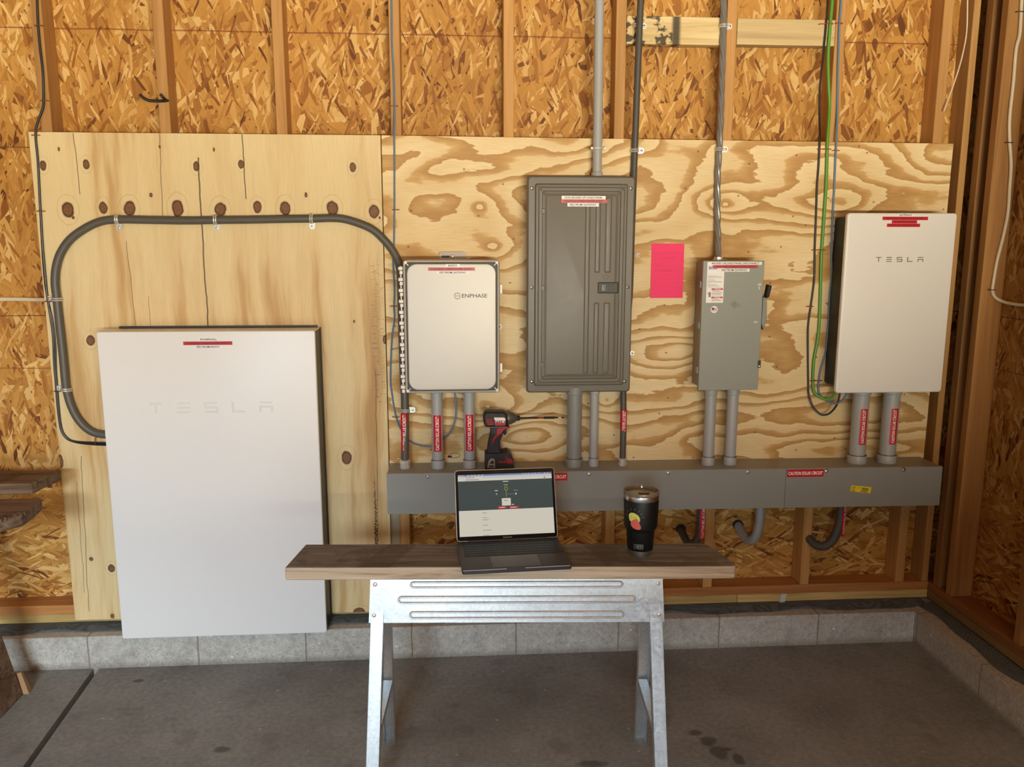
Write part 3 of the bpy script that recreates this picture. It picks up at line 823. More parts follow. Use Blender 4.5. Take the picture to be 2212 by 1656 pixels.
for a0, a1 in ((18, 170), (192, 345)):
    lg.tube([(cx + ra * math.cos(math.radians(a0 + (a1 - a0) * i / 14)), -.1652, cz + ra * math.sin(math.radians(a0 + (a1 - a0) * i / 14))) for i in range(15)], .0010, 6)
lg.box(cx - ra, cx + ra * 1.02, -.1657, -.165, cz - .0009, cz + .0009)
n0 = len(lg.v)
lg.text('ENPHASE', q[0], q[1], q[2], q[3], -.1656, 1, .008)
lg.build('logo', [plain('logo_rust', S(140, 74, 56), .5), M['logo_ink']], t, smooth=0)

# ------------------------------------------------------------ breaker panel
t = thing('breaker_panel', (1.934, 0, 1.050), 'tall grey steel breaker panel with ribbed door and recessed latch', 'breaker panel')
x0, x1, z0, z1 = 1.739, 2.128, 1.050, 1.8335
MB().box(x0 + .018, x1 - .034, -.093, -.0005, z0 + .02, z1 - .012).build('enclosure', M['grey_panel'], t)
MB().loft(x0, x1, z0, z1, [(.0035, .010, -.086), (0, .012, -.088), (.001, .012, -.094), (.006, .012, -.100), (.027, .008, -.1005), (.032, .008, -.1065), (.039, .008, -.107), (.043, .009, -.1105), (.0525, .010, -.1110), (.0545, .010, -.1065)], seg=6).build('cover', M['grey_panel'], t)
dx0, dx1, dz0, dz1 = x0 + .0555, x1 - .0555, z0 + .0555, z1 - .0555
d = MB().loft(dx0, dx1, dz0, dz1, [(0, .009, -.1066), (0, .009, -.1078), (.001, .009, -.1085), (.010, .006, -.1088), (.014, .006, -.1112), (.016, .006, -.1116)], seg=6).build('door', M['grey_panel'], t)
rb = MB()
for a, b, za, zb in ((1.946, 1.966, dz0 + .018, dz1 - .018), (1.983, 2.003, dz0 + .018, 1.385), (2.019, 2.043, dz0 + .018, 1.385), (1.983, 2.003, 1.492, dz1 - .018), (2.019, 2.043, 1.492, dz1 - .018)):
    rb.loft(a, b, za, zb, [(0, .004, -.1114), (.0035, .004, -.1146), (.006, .003, -.1150)], seg=3)
rb.build('door_ribs', M['grey_panel'], d)
l = MB().loft(1.9965, 2.0715, 1.418, 1.458, [(0, .002, -.1114), (0, .002, -.1138), (.0015, .002, -.1145), (.003, .0015, -.1120)]).build('latch', M['darkgrey'], d)
MB().loft(2.008, 2.028, 1.4245, 1.4525, [(0, .002, -.112), (.001, .002, -.1155), (.003, .002, -.116)]).box(2.038, 2.0395, -.1135, -.112, 1.422, 1.454).box(2.0505, 2.052, -.1135, -.112, 1.422, 1.454).build('latch_slide', plain('latch_green_grey', S(98, 102, 96), .4), l, bevel=.001)
for zz in (1.71, 1.437, 1.158):
    MB().box(dx0 - .0045, dx0 + .008, -.1125, -.1066, zz - .009, zz + .009).build('hinge', M['grey_panel'], d, bevel=.0015)
em = MB(); em.tube([(2.025 + .009 * math.cos(a * PI / 8), -.1114, 1.476 + .009 * math.sin(a * PI / 8)) for a in range(17)], .0008, 6)
em.build('embossed_mark', M['grey_panel'], d)
for xx, zz in ((1.756, 1.790), (2.112, 1.791), (1.757, 1.440), (2.1085, 1.4395), (1.759, 1.093), (2.106, 1.090)):
    c = MB().cyl((xx, -.1004, zz), (xx, -.1012, zz), .0072, 14, 1).dome((xx - .0012, -.1010, zz), .0056, .0036)
    c.box(xx - .0062, xx + .0038, -.1052, -.1040, zz - .0006, zz + .0006, 1)
    c.build('screw', [M['chrome'], M['black']], t)
sticker(t, (1.8603, 2.0182, 1.7512, 1.7631), -.1150, M['label'], 'NON BACKED UP LOADS PANEL', M['ink'], (.07, .2))
sticker(t, (1.8580, 2.0228, 1.7389, 1.7508), -.1150, M['red'], 'WARNING THREE POWER SUPPLY', M['redink'], (.06, .2))
sticker(t, (1.8814, 1.9941, 1.7262, 1.7384), -.1150, M['label'], 'FED FROM GATEWAY', M['ink'], (.08, .2))

# ------------------------------------------------------------ disconnect switch
t = thing('disconnect_switch', (2.4875, 0, 1.060), 'narrow grey green disconnect box with black tipped side lever', 'disconnect switch')
x0, x1, z0, z1 = 2.3745, 2.601, 1.060, 1.5355
MB().box(2.390, 2.592, -.122, -.0005, 1.066, 1.527).build('enclosure', plain('brown_grey_enamel', S(140, 128, 108), .42), t, bevel=.002)
MB().box(x0, x1, -.140, -.1225, z0, z1).build('cover', M['grey_disc'], t, bevel=.002)
for zz in (1.45, 1.30, 1.135):
    MB().box(2.370, 2.3900, -.128, -.110, zz - .012, zz + .012).build('hinge', M['grey_disc'], t, bevel=.001)
lv = MB().prism(fix_ccw([(2.604, 1.402), (2.616, 1.412), (2.621, 1.38), (2.623, 1.315), (2.612, 1.282), (2.603, 1.308)]), -.134, -.112)
lv.box(2.592, 2.607, -.125, -.095, 1.355, 1.40)
hd = lv.build('handle', plain('lever_steel', S(128, 130, 126), .35, .4), t, bevel=.002)
MB().hexa([(2.609, -.150, 1.404), (2.622, -.150, 1.404), (2.609, -.118, 1.396), (2.622, -.118, 1.396), (2.613, -.158, 1.450), (2.628, -.158, 1.446), (2.613, -.130, 1.452), (2.628, -.130, 1.448)]).build('grip', M['rubber'], hd, bevel=.004)
MB().box(2.5955, 2.606, -.1425, -.114, 1.143, 1.170).dome((2.601, -.1425, 1.149), .0042, .003, 1).build('latch', [M['black'], M['chrome']], t)
sh = (2.3898, 2.4531, 1.3843, 1.5314)
mb = MB().box(sh[0], sh[1], -.1407, -.140, sh[2], sh[3])
def fr(u0, u1, v0, v1, m, y=-.1410): mb.box(sh[0] + (sh[1] - sh[0]) * u0, sh[0] + (sh[1] - sh[0]) * u1, y, -.1407, sh[3] - (sh[3] - sh[2]) * v1, sh[3] - (sh[3] - sh[2]) * v0, m)
for v, u in ((.335, .6), (.36, .85), (.38, .9), (.42, .45), (.45, .5), (.475, .85), (.49, .9), (.515, .2), (.55, .55), (.57, .65), (.59, .75)): fr(.05, u, v, v + .006, 1)
fr(.04, .95, .625, .63, 1)
for v in (.645, .85):
    fr(.3, .97, v, v + .038, 2)
    mb.text('WARNING', sh[0] + (sh[1] - sh[0]) * .48, sh[0] + (sh[1] - sh[0]) * .82, sh[3] - (sh[3] - sh[2]) * (v + .031), sh[3] - (sh[3] - sh[2]) * (v + .008), -.1413, 3)
for v, u in ((.69, .75), (.705, .85), (.725, .9), (.76, .93), (.79, .8), (.81, .9), (.90, .7), (.92, .9), (.935, .92), (.95, .88)): fr(.32, u, v, v + .006, 1)
fr(.32, .93, .757, .769, 1)
fr(.14, .26, .74, .86, 1); fr(.08, .12, .75, .79, 1)
mb.text('EATON', sh[0] + .006, sh[0] + .036, sh[3] - .027, sh[3] - .0155, -.1412, 4, .04)
mb.build('instruction_label', [M['label'], M['greyink'], M['red'], M['whiteink'], M['blueink']], t, smooth=0)
sticker(t, (2.3956, 2.5904, 1.5208, 1.5318), -.1413, M['label'], 'BACKED UPLOADS PANEL DISCONNECT', M['ink'], (.05, .2))
sticker(t, (2.4101, 2.5753, 1.5091, 1.5202), -.1413, M['red'], 'WARNING THREE POWER SUPPLY', M['redink'], (.05, .2))
sticker(t, (2.4339, 2.5459, 1.4962, 1.5074), -.1413, M['label'], 'FED FROM GATEWAY', M['ink'], (.08, .18))
(cx, _, cz), = [(2.4218, -0.1400, 1.3596)]
fl = MB().cyl((cx, -.1398, cz), (cx, -.1406, cz), .0128, 24)
fl.box(cx - .0095, cx, -.1410, -.1406, cz - .0005, cz + .0065, 1)
for i in range(6): fl.box(cx - (.0095 if i > 2 else 0) + (0 if i > 2 else 0), cx + .0095, -.1409, -.1406, cz + .0050 - i * .0021, cz + .0062 - i * .0021, 2)
fl.build('flag_sticker', [M['label'], plain('flag_navy', S(50, 44, 90), .5), plain('flag_red', S(196, 96, 92), .5)], t, smooth=0)
for s_, rc in (('OFF', (2.5800, 2.5930, 1.4453, 1.4537)), ('I', (2.5850, 2.5876, 1.4319, 1.4420)), ('ON I', (2.5725, 2.5873, 1.3093, 1.3169))):
    MB().text(s_, rc[0], rc[1], rc[2], rc[3], -.1403).build('lettering', M['label'], t, smooth=0)

# ------------------------------------------------------------ wireway
t = thing('wireway', (2.28, 0, .61), 'long grey steel wireway trough under the boxes', 'wireway')
def sl(v): v.z -= (v.x - 1.225) * .00507; return v
X0, X1, ZB, ZT = 1.2245, 3.336, .6123, .7647
MB().box(X0, X1, -.1500, -.0005, ZB, ZT).tr(sl).build('trough', M['grey_trough'], t, bevel=.0015)
cv = MB().box(X0 - .002, 2.7215, -.1535, -.1503, ZB - .001, ZT + .001).box(X0 - .002, 2.7215, -.1503, -.138, ZT + .0003, ZT + .0018).tr(sl).build('cover', M['grey_trough'], t, bevel=.001)
MB().box(2.7235, X1 + .002, -.1535, -.1503, ZB - .001, ZT + .001).box(2.7235, X1 + .002, -.1503, -.138, ZT + .0003, ZT + .0018).tr(sl).build('cover', M['grey_trough'], t, bevel=.001)
for xx, zz in ((1.372, .7535), (1.969, .7525), (2.268, .751), (2.572, .7495), (2.878, .7475), (3.182, .7465)):
    c = MB().cyl((xx, -.1534, zz), (xx, -.1545, zz), .0085, 14, 0).dome((xx + .001, -.1545, zz - .002), .0058, .0045)
    c.box(xx - .004, xx + .006, -.1592, -.158, zz - .0026, zz - .0014, 1)
    c.build('screw', [M['chrome'], M['black']], t)
for xx, zz in ((1.237, .7668), (1.2345, .7668), (2.664, .7590), (2.674, .7590)):
    MB().cyl((xx, -.03 if xx < 2 else -.02, zz - .002), (xx, -.03 if xx < 2 else -.02, zz + .002), .004, 10).build('rivet', M['chrome'], t)
sticker(t, (2.7268, 2.8685, 0.7248, 0.7539), -.1535, M['red'], 'CAUTION SOLAR CIRCUIT', M['whiteink'], (.03, .27), .03)
s2 = (1.7580, 1.8875, 0.7308, 0.7620)
sticker(t, (1.7455, 1.8885, .7285, .7575), -.1535, M['red'], 'CAUTION SOLAR CIRCUIT', M['whiteink'], (.03, .27), .03)
yl = MB().box(0, .081, -.0007, 0, 0, .0245)
for i, (a, b) in enumerate(((.004, .020), (.004, .012), (.004, .018))): yl.box(a, b, -.0010, -.0007, .018 - i * .004, .0195 - i * .004, 1)
yl.box(.003, .018, -.0010, -.0007, .0025, .0048, 1); yl.box(.040, .070, -.0010, -.0007, .0030, .0055, 1); yl.box(.030, .037, -.0010, -.0007, .017, .0185, 1)
for i in range(11): yl.box(.044 + i * .0024, .044 + i * .0024 + (.0014 if i % 3 else .0009), -.0010, -.0007, .0085, .0195, 1)
ca, sa = math.cos(-.115), math.sin(-.115)
yl.tr(lambda v: Vector((2.978 + v.x * ca - v.z * sa, v.y - .1535, .664 + v.x * sa + v.z * ca)))
yl.build('barcode_label', [M['yellow'], M['ink']], t, smooth=0)

# ------------------------------------------------------------ pink note
t = thing('paper_note', (2.279, 0, 1.393), 'neon pink ruled note stuck on the plywood beside the breaker panel', 'note')
n = 10; vs = []; fs = []
for i in range(n + 1):
    z = 1.393 + .2035 * i / n
    y = -.0012 - .004 * (1 - i / n) ** 2
    vs += [(2.2165 + .001 * i / n * 0, y, z), (2.3415, y, z)]
for i in range(n): fs.append((2 * i, 2 * i + 1, 2 * i + 3, 2 * i + 2))
MB().add(vs, fs).build('sheet', M['pink'], t)
rl = MB()
for i in range(22):
    z = 1.399 + i * .0078
    y = -.0012 - .004 * (1 - (z - 1.393) / .2035) ** 2
    rl.box(2.217, 2.341, y - .0004, y - .0001, z, z + .0007)
rl.build('ruling', M['pinkline'], t, smooth=0)
hw = MB(); rnd = random.Random(4)
for (xa, xb, zc) in ((2.238, 2.258, 1.558), (2.245, 2.31, 1.541), (2.238, 2.256, 1.514), (2.228, 2.30, 1.497)):
    y = -.0012 - .004 * (1 - (zc - 1.393) / .2035) ** 2 - .0007
    pts = []; x = xa
    while x < xb:
        pts.append((x, y, zc + rnd.uniform(-.004, .005))); x += .0032
    hw.tube(spline(pts, 3), .00035, 4)
hw.build('handwriting', M['pencil'], t, smooth=0)

t = thing('wire_loop', [(1.4638, -0.0030, 0.7901)][0], 'small loop of thin wire with a dark tag between two labelled pipes', 'wire loop')
MB().tube(spline([(1.4442, -0.0035, 0.7888), (1.4568, -0.0035, 0.7977), (1.4746, -0.0035, 0.8011), (1.4888, -0.0035, 0.7954), (1.4905, -0.0035, 0.7880), (1.4762, -0.0035, 0.7827), (1.4584, -0.0035, 0.7830)], 5), .0009, 6).build('wire', plain('wire_brown', S(120, 96, 60), .5, .4), t)
MB().box(*[[(1.4442, -0.0035, 0.7833), (1.4602, -0.0035, 0.7903)][i][0] for i in (0, 1)], -.006, -.0008, *[[(1.4442, -0.0035, 0.7833), (1.4602, -0.0035, 0.7903)][i][2] for i in (0, 1)]).build('tag', M['rubber'], t, bevel=.001)

# ------------------------------------------------------------ pipes
def wrap_label(parent, cx, cy, r, z0, z1, ang, half, text, bg=None, ink=None, tail=True):
    """label wrapped on an upright pipe, text reading upwards"""
    mb = MB(); n = 10; vs = []; fs = []
    rad = r + .0006
    for i in range(n + 1):
        a = ang - half + 2 * half * i / n
        for z in (z0, z1): vs.append((cx + rad * math.sin(a), cy - rad * math.cos(a), z))
    for i in range(n): fs.append((2 * i, 2 * i + 2, 2 * i + 3, 2 * i + 1))
    mb.add(vs, fs, 0)
    if text:
        b = len(mb.v)
        w = 2 * half * rad
        hgt = w * .42
        mb.text(text, z0 + (z1 - z0) * .04, z1 - (z1 - z0) * .03, -hgt / 2, hgt / 2, 0, 1, .03)
        def g(v):
            a = ang - v.z / rad
            q = rad + .0005
            return Vector((cx + q * math.sin(a), cy - q * math.cos(a), v.x))
        mb.tr(g, b)
    return mb.build('sticker', [bg or M['red'], ink or M['whiteink']], parent, smooth=60)

CY = -.076
def top_z(x): return .7647 - (x - 1.225) * .00507
def pvc(x, r, zt, mat, label, cap_top=True, group=None, lab=None, ring=.0, name='plastic_pipe', ccol=None, caph=.032, dark_ring=True):
    zb = top_z(x)
    t = thing(name, (x, CY, zb), label, 'pipe', group)
    MB().cyl((x, CY, zb + .004), (x, CY, zt), r, 28).build('pipe', mat, t)
    R = r * 1.17
    c = MB().lathe([(0, .0005), (R, .0005), (R * 1.01, .003), (R * 1.01, caph - .002), (R * .99, caph), (R * .96, caph)], (x, CY, zb), 32)
    c.lathe([(R * .96, caph), (r * 1.002, caph - .0015), (r * 1.002, caph + .0022), (r * .99, caph + .0022)], (x, CY, zb), 32, 1)
    c.build('coupling', [ccol or mat, M['darkgrey']], t)
    if cap_top:
        MB().lathe([(r * 1.005, -.030), (R * .98, -.028), (R, 0.0), (0, 0)], (x, CY, zt), 32).build('coupling', ccol or mat, t)
    if lab:
        wrap_label(t, x, CY, r, lab[0], lab[1], lab[2], lab[3], 'CAUTION SOLAR CIRCUIT')
    return t
(xa, _, za), (xb, _, zb) = [(1.4061, -0.1000, 0.8310), (1.4081, -0.1000, 0.9692)]
pvc(1.4083, .0212, 1.066, M['pvc'], 'grey plastic pipe with red label under the combiner box, nearer the dark conduit', False, 'pipes under the combiner box', (za, zb, 0, .0150 / .0212))
pvc(1.5277, .0212, 1.066, M['pvc'], 'grey plastic pipe with red label left of the drill', False, 'pipes under the combiner box', (za + .001, zb + .001, 0, .0150 / .0212))
pvc(1.9232, .0275, 1.070, M['pvc_dark'], 'thickest dark grey pipe under the breaker panel', True)
pvc(1.9985, .0165, 1.070, M['pvc'], 'slim grey pipe between the thick pipe and the dark conduit under the panel', True)
pvc(2.4442, .0212, 1.061, M['pvc'], 'scuffed grey pipe under the disconnect box on the panel side', True, 'pipes under the disconnect box')
pvc(2.5297, .0212, 1.061, M['pvc'], 'grey pipe under the disconnect box on the lever side', True, 'pipes under the disconnect box')
(xa, _, za), (xb, _, zb) = [(3.0280, -0.1070, 0.8332), (3.0246, -0.1070, 0.9741)]
pvc(3.0347, .0305, 1.055, M['pvc'], 'wide grey pipe with red label below the cable loops', True, 'pipes under the white box', (za, zb, .05, .0142 / .0305))
pvc(3.1560, .0305, 1.055, M['pvc'], 'wide grey pipe with red label nearest the right corner', True, 'pipes under the white box', (za, zb, .05, .0142 / .0305))

# straps
def strap(parent, p, r, direction, side, ear=True, name='strap'):
    """one-hole strap around a conduit lying on the plywood: p centre, direction of the conduit, side = direction of the ear"""
    d = Vector(direction).normalized(); s = Vector(side).normalized(); n = Vector((0, -1, 0))
    mb = MB(); P = Vector(p); R = r + .0013
    w = .0085
    for off in (-w * .42, w * .42):
        pts = []
        for i in range(13):
            a = PI * i / 12
            pts.append(P + d * off + s * (R * math.cos(a)) + n * (R * math.sin(a)))
        pts = [pts[0] - n * r * .8] + pts + [pts[-1] - n * r * .6]
        mb.tube(pts, w * .34, 8)
    base = P - n * (r * .75)
    a, b = R - .001, R + .021
    hw = .0105
    vs = []
    for k in (0, 1):
        for u, v in ((a, -hw), (b - .006, -hw), (b, -hw * .6), (b, hw * .6), (b - .006, hw), (a, hw)):
            vs.append(base + s * u + d * v + n * (.003 * k))
    mb.add(vs, [tuple(range(5, -1, -1)), tuple(range(6, 12))] + [(i, (i + 1) % 6, (i + 1) % 6 + 6, i + 6) for i in range(6)])
    o = mb.build(name, M['zinc'], parent)
    c = base + s * (b - .009) + n * .003
    MB().dome(c, .0048, .003).build('screw', M['chrome'], o)
    return o

def cable(name, pts, r, mat, label, cat='cable', n=6, seg=8, loc=None):
    P = spline(pts, n)
    t = thing(name, tuple(P[0]), label, cat)
    MB().tube(P, r, seg).build('jacket', mat, t)
    return t

# conduit from the battery up over and down to the wireway
R1 = .0147
pts = [(0.1903, -0.0155, 0.8940), (0.1722, -0.0155, 0.8969), (0.1396, -0.0155, 0.9045), (0.1083, -0.0155, 0.9277), (0.0819, -0.0155, 0.9666), (0.0648, -0.0155, 1.0155), (0.0572, -0.0155, 1.0605), (0.0546, -0.0155, 1.0864), (0.0547, -0.0155, 1.1975), (0.0529, -0.0155, 1.3038), (0.0517, -0.0155, 1.3972), (0.0510, -0.0155, 1.4600), (0.0607, -0.0155, 1.5142), (0.0810, -0.0155, 1.5632), (0.1169, -0.0155, 1.6087), (0.1695, -0.0155, 1.6460), (0.2241, -0.0155, 1.6704), (0.2854, -0.0155, 1.6786), (0.4071, -0.0155, 1.6773), (0.5294, -0.0155, 1.6760), (0.6332, -0.0155, 1.6780), (0.7766, -0.0155, 1.6800), (0.8471, -0.0155, 1.6818), (0.9638, -0.0155, 1.6838), (1.0564, -0.0155, 1.6857), (1.1189, -0.0155, 1.6727), (1.1814, -0.0155, 1.6465), (1.2222, -0.0155, 1.6101), (1.2547, -0.0155, 1.5684), (1.2758, -0.0200, 1.5216), (1.2820, -0.0280, 1.4714), (1.2826, -0.0340, 1.4075), (1.2839, -0.0450, 1.2774), (1.2861, -0.0580, 1.1048), (1.2889, -0.0660, 1.0557), (1.2895, -0.0700, 0.9899), (1.2888, -0.0750, 0.9012)]
pts.append((1.2853, CY, .80)); pts.append((1.2853, CY, .772))
t = thing('conduit', pts[0], 'thick dark grey conduit looping from the battery over the left plywood', 'conduit')
MB().tube(spline(pts, 6), R1, 14).build('jacket', M['flex'], t)
for uv, d, s in (([(0.2854, -0.0155, 1.6786)][0], (1, 0, .02), (0, 0, -1)), ([(0.6267, -0.0155, 1.6779)][0], (1, 0, 0), (0, 0, -1)), ([(0.9655, -0.0155, 1.6838)][0], (1, 0, 0), (0, 0, -1)),
                 ([(0.0493, -0.0155, 1.3972)][0], (.06, 0, 1), (-1, 0, .05)), ([(0.0537, -0.0155, 1.0675)][0], (.15, 0, -1), (-1, 0, .1)), ([(1.2893, -0.0690, 0.9845)][0], (0, 0, 1), (1, 0, 0))):
    if uv[1] < -.05:
        st = strap(t, uv, R1, d, s)
        continue
    strap(t, uv, R1, d, s)
zt = top_z(1.285)
MB().lathe([(0, .001), (.021, .001), (.021, .010), (.018, .012), (.018, .018), (.0205, .020), (.0205, .032), (.0155, .034), (.0150, .034)], (1.2853, CY, zt), 8).build('connector', M['zinc'], t)
(_, _, za), (_, _, zb) = [(1.2873, -0.0900, 0.8304), (1.2904, -0.0900, 0.9748)]
wrap_label(t, 1.2855, CY + .002, R1 + .0004, za, zb, .05, .92, 'CAUTION SOLAR CIRCUIT')

# dark conduit passing behind the edge of the breaker panel
pts = [(2.1520, -0.0140, 2.5402), (2.1480, -0.0140, 2.4480), (2.1437, -0.0140, 2.1816), (2.1405, -0.0140, 1.9231), (2.1393, -0.0140, 1.8408), (2.1368, -0.0140, 1.6061), (2.1352, -0.0140, 1.3999)] + [(2.122, -.02, 1.25), (2.1135, -.045, 1.08), (2.1118, -.066, .96), (2.111, CY, .86), (2.111, CY, .766)]
t = thing('conduit', pts[0], 'dark grey conduit coming down past the right edge of the breaker panel', 'conduit')
MB().tube(spline(pts, 5), .0120, 14).build('jacket', M['flex_dark'], t)
strap(t, [(2.1411, -0.0140, 1.9313)][0], .0120, (0, 0, 1), (1, 0, 0))
strap(t, [(2.1425, 0.0040, 2.3670)][0], .0120, (0, 0, 1), (1, 0, 0))
MB().lathe([(0, .001), (.017, .001), (.017, .010), (.0145, .012), (.0145, .016), (.0165, .018), (.0165, .028), (.013, .030), (.012, .030)], (2.111, CY, top_z(2.111)), 8).build('connector', M['zinc'], t)
(_, _, za), (_, _, zb) = [(2.1081, -0.0880, 0.8811), (2.1093, -0.0880, 0.9776)]
lb = wrap_label(t, 2.1113, CY + .004, .0122, za, zb, .0, 1.15, 'CAUTION SOLAR CIRCUIT')

# grey plastic riser into the panel
pts = [(1.9990, -.03, 1.836), (1.9990, -.03, 2.77)]
t = thing('plastic_pipe', pts[0], 'tall pale grey pipe rising from the top of the breaker panel to the ceiling', 'pipe')
MB().tube([(1.9990, -.0375, 1.836), (1.9988, -.0365, 1.95), (1.9976, -.031, 2.30), (1.9968, -.03, 2.775)], .0168, 24).build('pipe', M['pvc'], t)
MB().lathe([(.0168, .016), (.0205, .014), (.0215, 0.0), (.0225, -.004), (.0, -.004)], (1.9990, -.0375, 1.8365), 28).build('coupling', M['pvc'], t)
(px_, _, pz_), = [(1.9999, -0.0300, 1.9350)]
cb = MB()
for i in (-1, 1): cb.tube([(1.9985 + .0182 * math.sin(a * PI / 8), -.0365 - .0182 * math.cos(a * PI / 8), pz_ + i * .0035) for a in range(-7, 8)], .0022, 6)
cb.tube([(1.974, -.052, pz_), (2.024, -.052, pz_)], .0022, 8)
cb.cyl((1.972, -.052, pz_), (1.979, -.052, pz_), .0052, 6); cb.cyl((2.018, -.052, pz_), (2.025, -.052, pz_), .0052, 6)
cb.box(1.984, 2.013, -.022, -.0005, pz_ - .008, pz_ + .008)
cb.build('strap', M['zinc'], t)

# twisted service cable
axis = spline([(2.4542, 0.0040, 2.5522), (2.4535, 0.0040, 2.4589), (2.4575, 0.0040, 2.3711), (2.4593, 0.0040, 2.2215), (2.4570, -0.0100, 2.0574), (2.4553, -0.0130, 1.9390), (2.4541, -0.0130, 1.8512), (2.4579, -0.0130, 1.7254), (2.4604, -0.0300, 1.6064), (2.4556, -0.0550, 1.5352)], 8)
t = thing('service_cable', tuple(axis[0]), 'twisted shiny grey service cable entering the top of the disconnect box', 'cable')
def helix(phase, rad, rr_, mb):
    out = []; s = 0
    for i, p in enumerate(axis):
        if i: s += (axis[i] - axis[i - 1]).length
        a = s * 2 * PI / .20 + phase
        out.append(p + Vector((rad * math.cos(a), rad * math.sin(a), 0)))
    mb.tube(out, rr_, 10)
mb = MB()
for ph in (0, 2.1, 4.2): helix(ph, .0050, .0074, mb)
mb.build('jacket', plain('glossy_grey_jacket', S(122, 118, 112), .22), t)
strap(t, [(2.4565, -0.0120, 1.9391)][0], .0115, (0, 0, 1), (1, 0, 0))
strap(t, [(2.4582, 0.0060, 2.3716)][0], .0115, (0, 0, 1), (1, 0, 0))
c = MB().lathe([(0, 0), (.022, 0), (.022, .008), (.017, .010), (.017, .020), (.0, .020)], (axis[-1].x, -.06, 1.5275), 12)
for i in (-1, 1): c.tube([(axis[-1].x + i * .008, -.078, 1.536), (axis[-1].x + i * .026, -.074, 1.538)], .003, 8)
c.build('connector', M['zinc'], t)

# conduits leaving below the wireway
def below(px, r, mat, label, lab=None, hole=None):
    P = spline(px, 7)
    t = thing('conduit', tuple(P[0]), label, 'conduit', 'conduits below the wireway')
    MB().tube(P, r, 14).build('jacket', mat, t)
    return t
zb_ = .612
t = below([(2.4350, -.05, .604), (2.4350, -.05, .56), (2.434, -.047, .50), (2.430, -.040, .452), (2.418, -.015, .418), (2.408, .03, .405), (2.402, .075, .420), (2.398, .104, .432)], .0155, M['flex_dark'],
          'dark conduit with red label below the wireway, partly behind the plank end')
wrap_label(t, 2.4350, -.050, .0160, .452, .602, .25, .80, 'CAUTION SOLAR CIRCUIT')
MB().lathe([(.0, .0), (.021, .0), (.021, .006), (.0, .006)], (0, 0, 0), 20).tr(lambda v: Vector((2.3995 + v.x, .1068 - v.z, .434 + v.y))).build('wall_hole_disc', M['rubber'], t)  # black disc stands in for the dark hole in the wall
t = below([(2.6685, -.055, .603), (2.6690, -.055, .56), (2.668, -.053, .50), (2.660, -.040, .445), (2.650, -.005, .420), (2.643, .045, .424), (2.640, .104, .444)], .0185, plain('shiny_grey_conduit', S(176, 180, 180), .2, .3),
          'shiny pale grey conduit bending into the wall below the wireway')
MB().lathe([(.0, .0), (.022, .0), (.022, .010), (.0, .010)], (0, 0, 0), 20).tr(lambda v: Vector((2.640 + v.x, .1068 - v.z, .446 + v.y))).build('wall_hole_disc', M['rubber'], t)  # second wall hole, its darkness made as a black disc
t = below([(3.0000, -.05, .602), (3.0000, -.05, .55), (2.994, -.05, .485), (2.978, -.047, .432), (2.950, -.035, .400), (2.925, -.01, .396), (2.908, .03, .415), (2.900, .104, .444)], .0175, M['flex_dark'],
          'dark conduit with red label bending into the wall near the right corner')
wrap_label(t, 3.0000, -.050, .0182, .452, .600, .45, .62, 'CAUTION SOLAR CIRCUIT')

# ------------------------------------------------------------ cables with staples
def staples(t, items, mat=None):
    for (x, y, z), w, vert in items:
        a = Vector((0, 0, 1)) if vert else Vector((1, 0, 0))
        c = Vector((x, y, z)); mb = MB()
        mb.tube([c - a * w + Vector((0, .009, 0)), c - a * w + Vector((0, -.001, 0)), c - a * w * .8 + Vector((0, -.003, 0)), c + a * w * .8 + Vector((0, -.003, 0)), c + a * w + Vector((0, -.001, 0)), c + a * w + Vector((0, .009, 0))], .0016, 6)
        mb.build('staple', mat or M['staple'], t)
def ST(lst, w=.0120, vert=False): return [(p, w, vert) for p in lst]

t = cable('black_cable', [(0.0707, 0.0120, 2.5027), (0.0654, 0.0120, 2.4140), (0.0614, 0.0120, 2.3394), (0.0605, 0.0120, 2.2641), (0.0631, 0.0110, 2.1880), (0.0590, 0.0110, 2.1113), (0.0543, 0.0080, 2.0614), (0.0365, 0.0000, 2.0136), (0.0267, -0.0050, 1.9662), (0.0259, -0.0050, 1.8755), (0.0202, -0.0050, 1.7487), (0.0175, -0.0050, 1.6684), (0.0147, -0.0050, 1.5875), (0.0136, -0.0050, 1.4728), (0.0139, -0.0050, 1.4066), (0.0191, -0.0050, 1.3231), (0.0210, -0.0050, 1.2557), (0.0165, -0.0050, 1.1708), (0.0153, -0.0050, 1.0850), (0.0139, -0.0050, 1.0158), (0.0150, -0.0050, 0.9547), (0.0193, -0.0050, 0.9108), (0.0366, -0.0050, 0.8806), (0.0687, -0.0050, 0.8677), (0.1350, -0.0050, 0.8631), (0.1854, -0.0060, 0.8608)], .0042, M['w_black'], 'black cable running down the left edge of the knotty plywood into the battery')
MB().tube(spline([(0.0267, -0.0035, 1.8756), (0.0152, -0.0035, 1.6685), (0.0096, -0.0035, 1.4728), (0.0148, -0.0035, 1.3899), (0.0235, -0.0040, 1.3230), (0.0255, -0.0040, 1.2386), (0.0195, -0.0040, 1.1364), (0.0182, -0.0040, 1.0675), (0.0168, -0.0040, 0.9982), (0.0179, -0.0040, 0.9370), (0.0247, -0.0040, 0.9017), (0.0441, -0.0040, 0.8767), (0.0729, -0.0040, 0.8639), (0.1340, -0.0040, 0.8558), (0.1840, -0.0040, 0.8532)], 6), .0032, 8).build('second_lead', M['w_black'], t)
staples(t, ST([(0.0659, 0.0040, 2.3300), (0.0605, 0.0060, 2.0843), (0.0275, -0.0100, 1.9656), (0.0211, -0.0100, 1.7069), (0.0178, -0.0100, 1.3887), (0.0202, -0.0100, 1.0600)]) + ST([(0.1396, -0.0105, 0.8697)], .011, True))
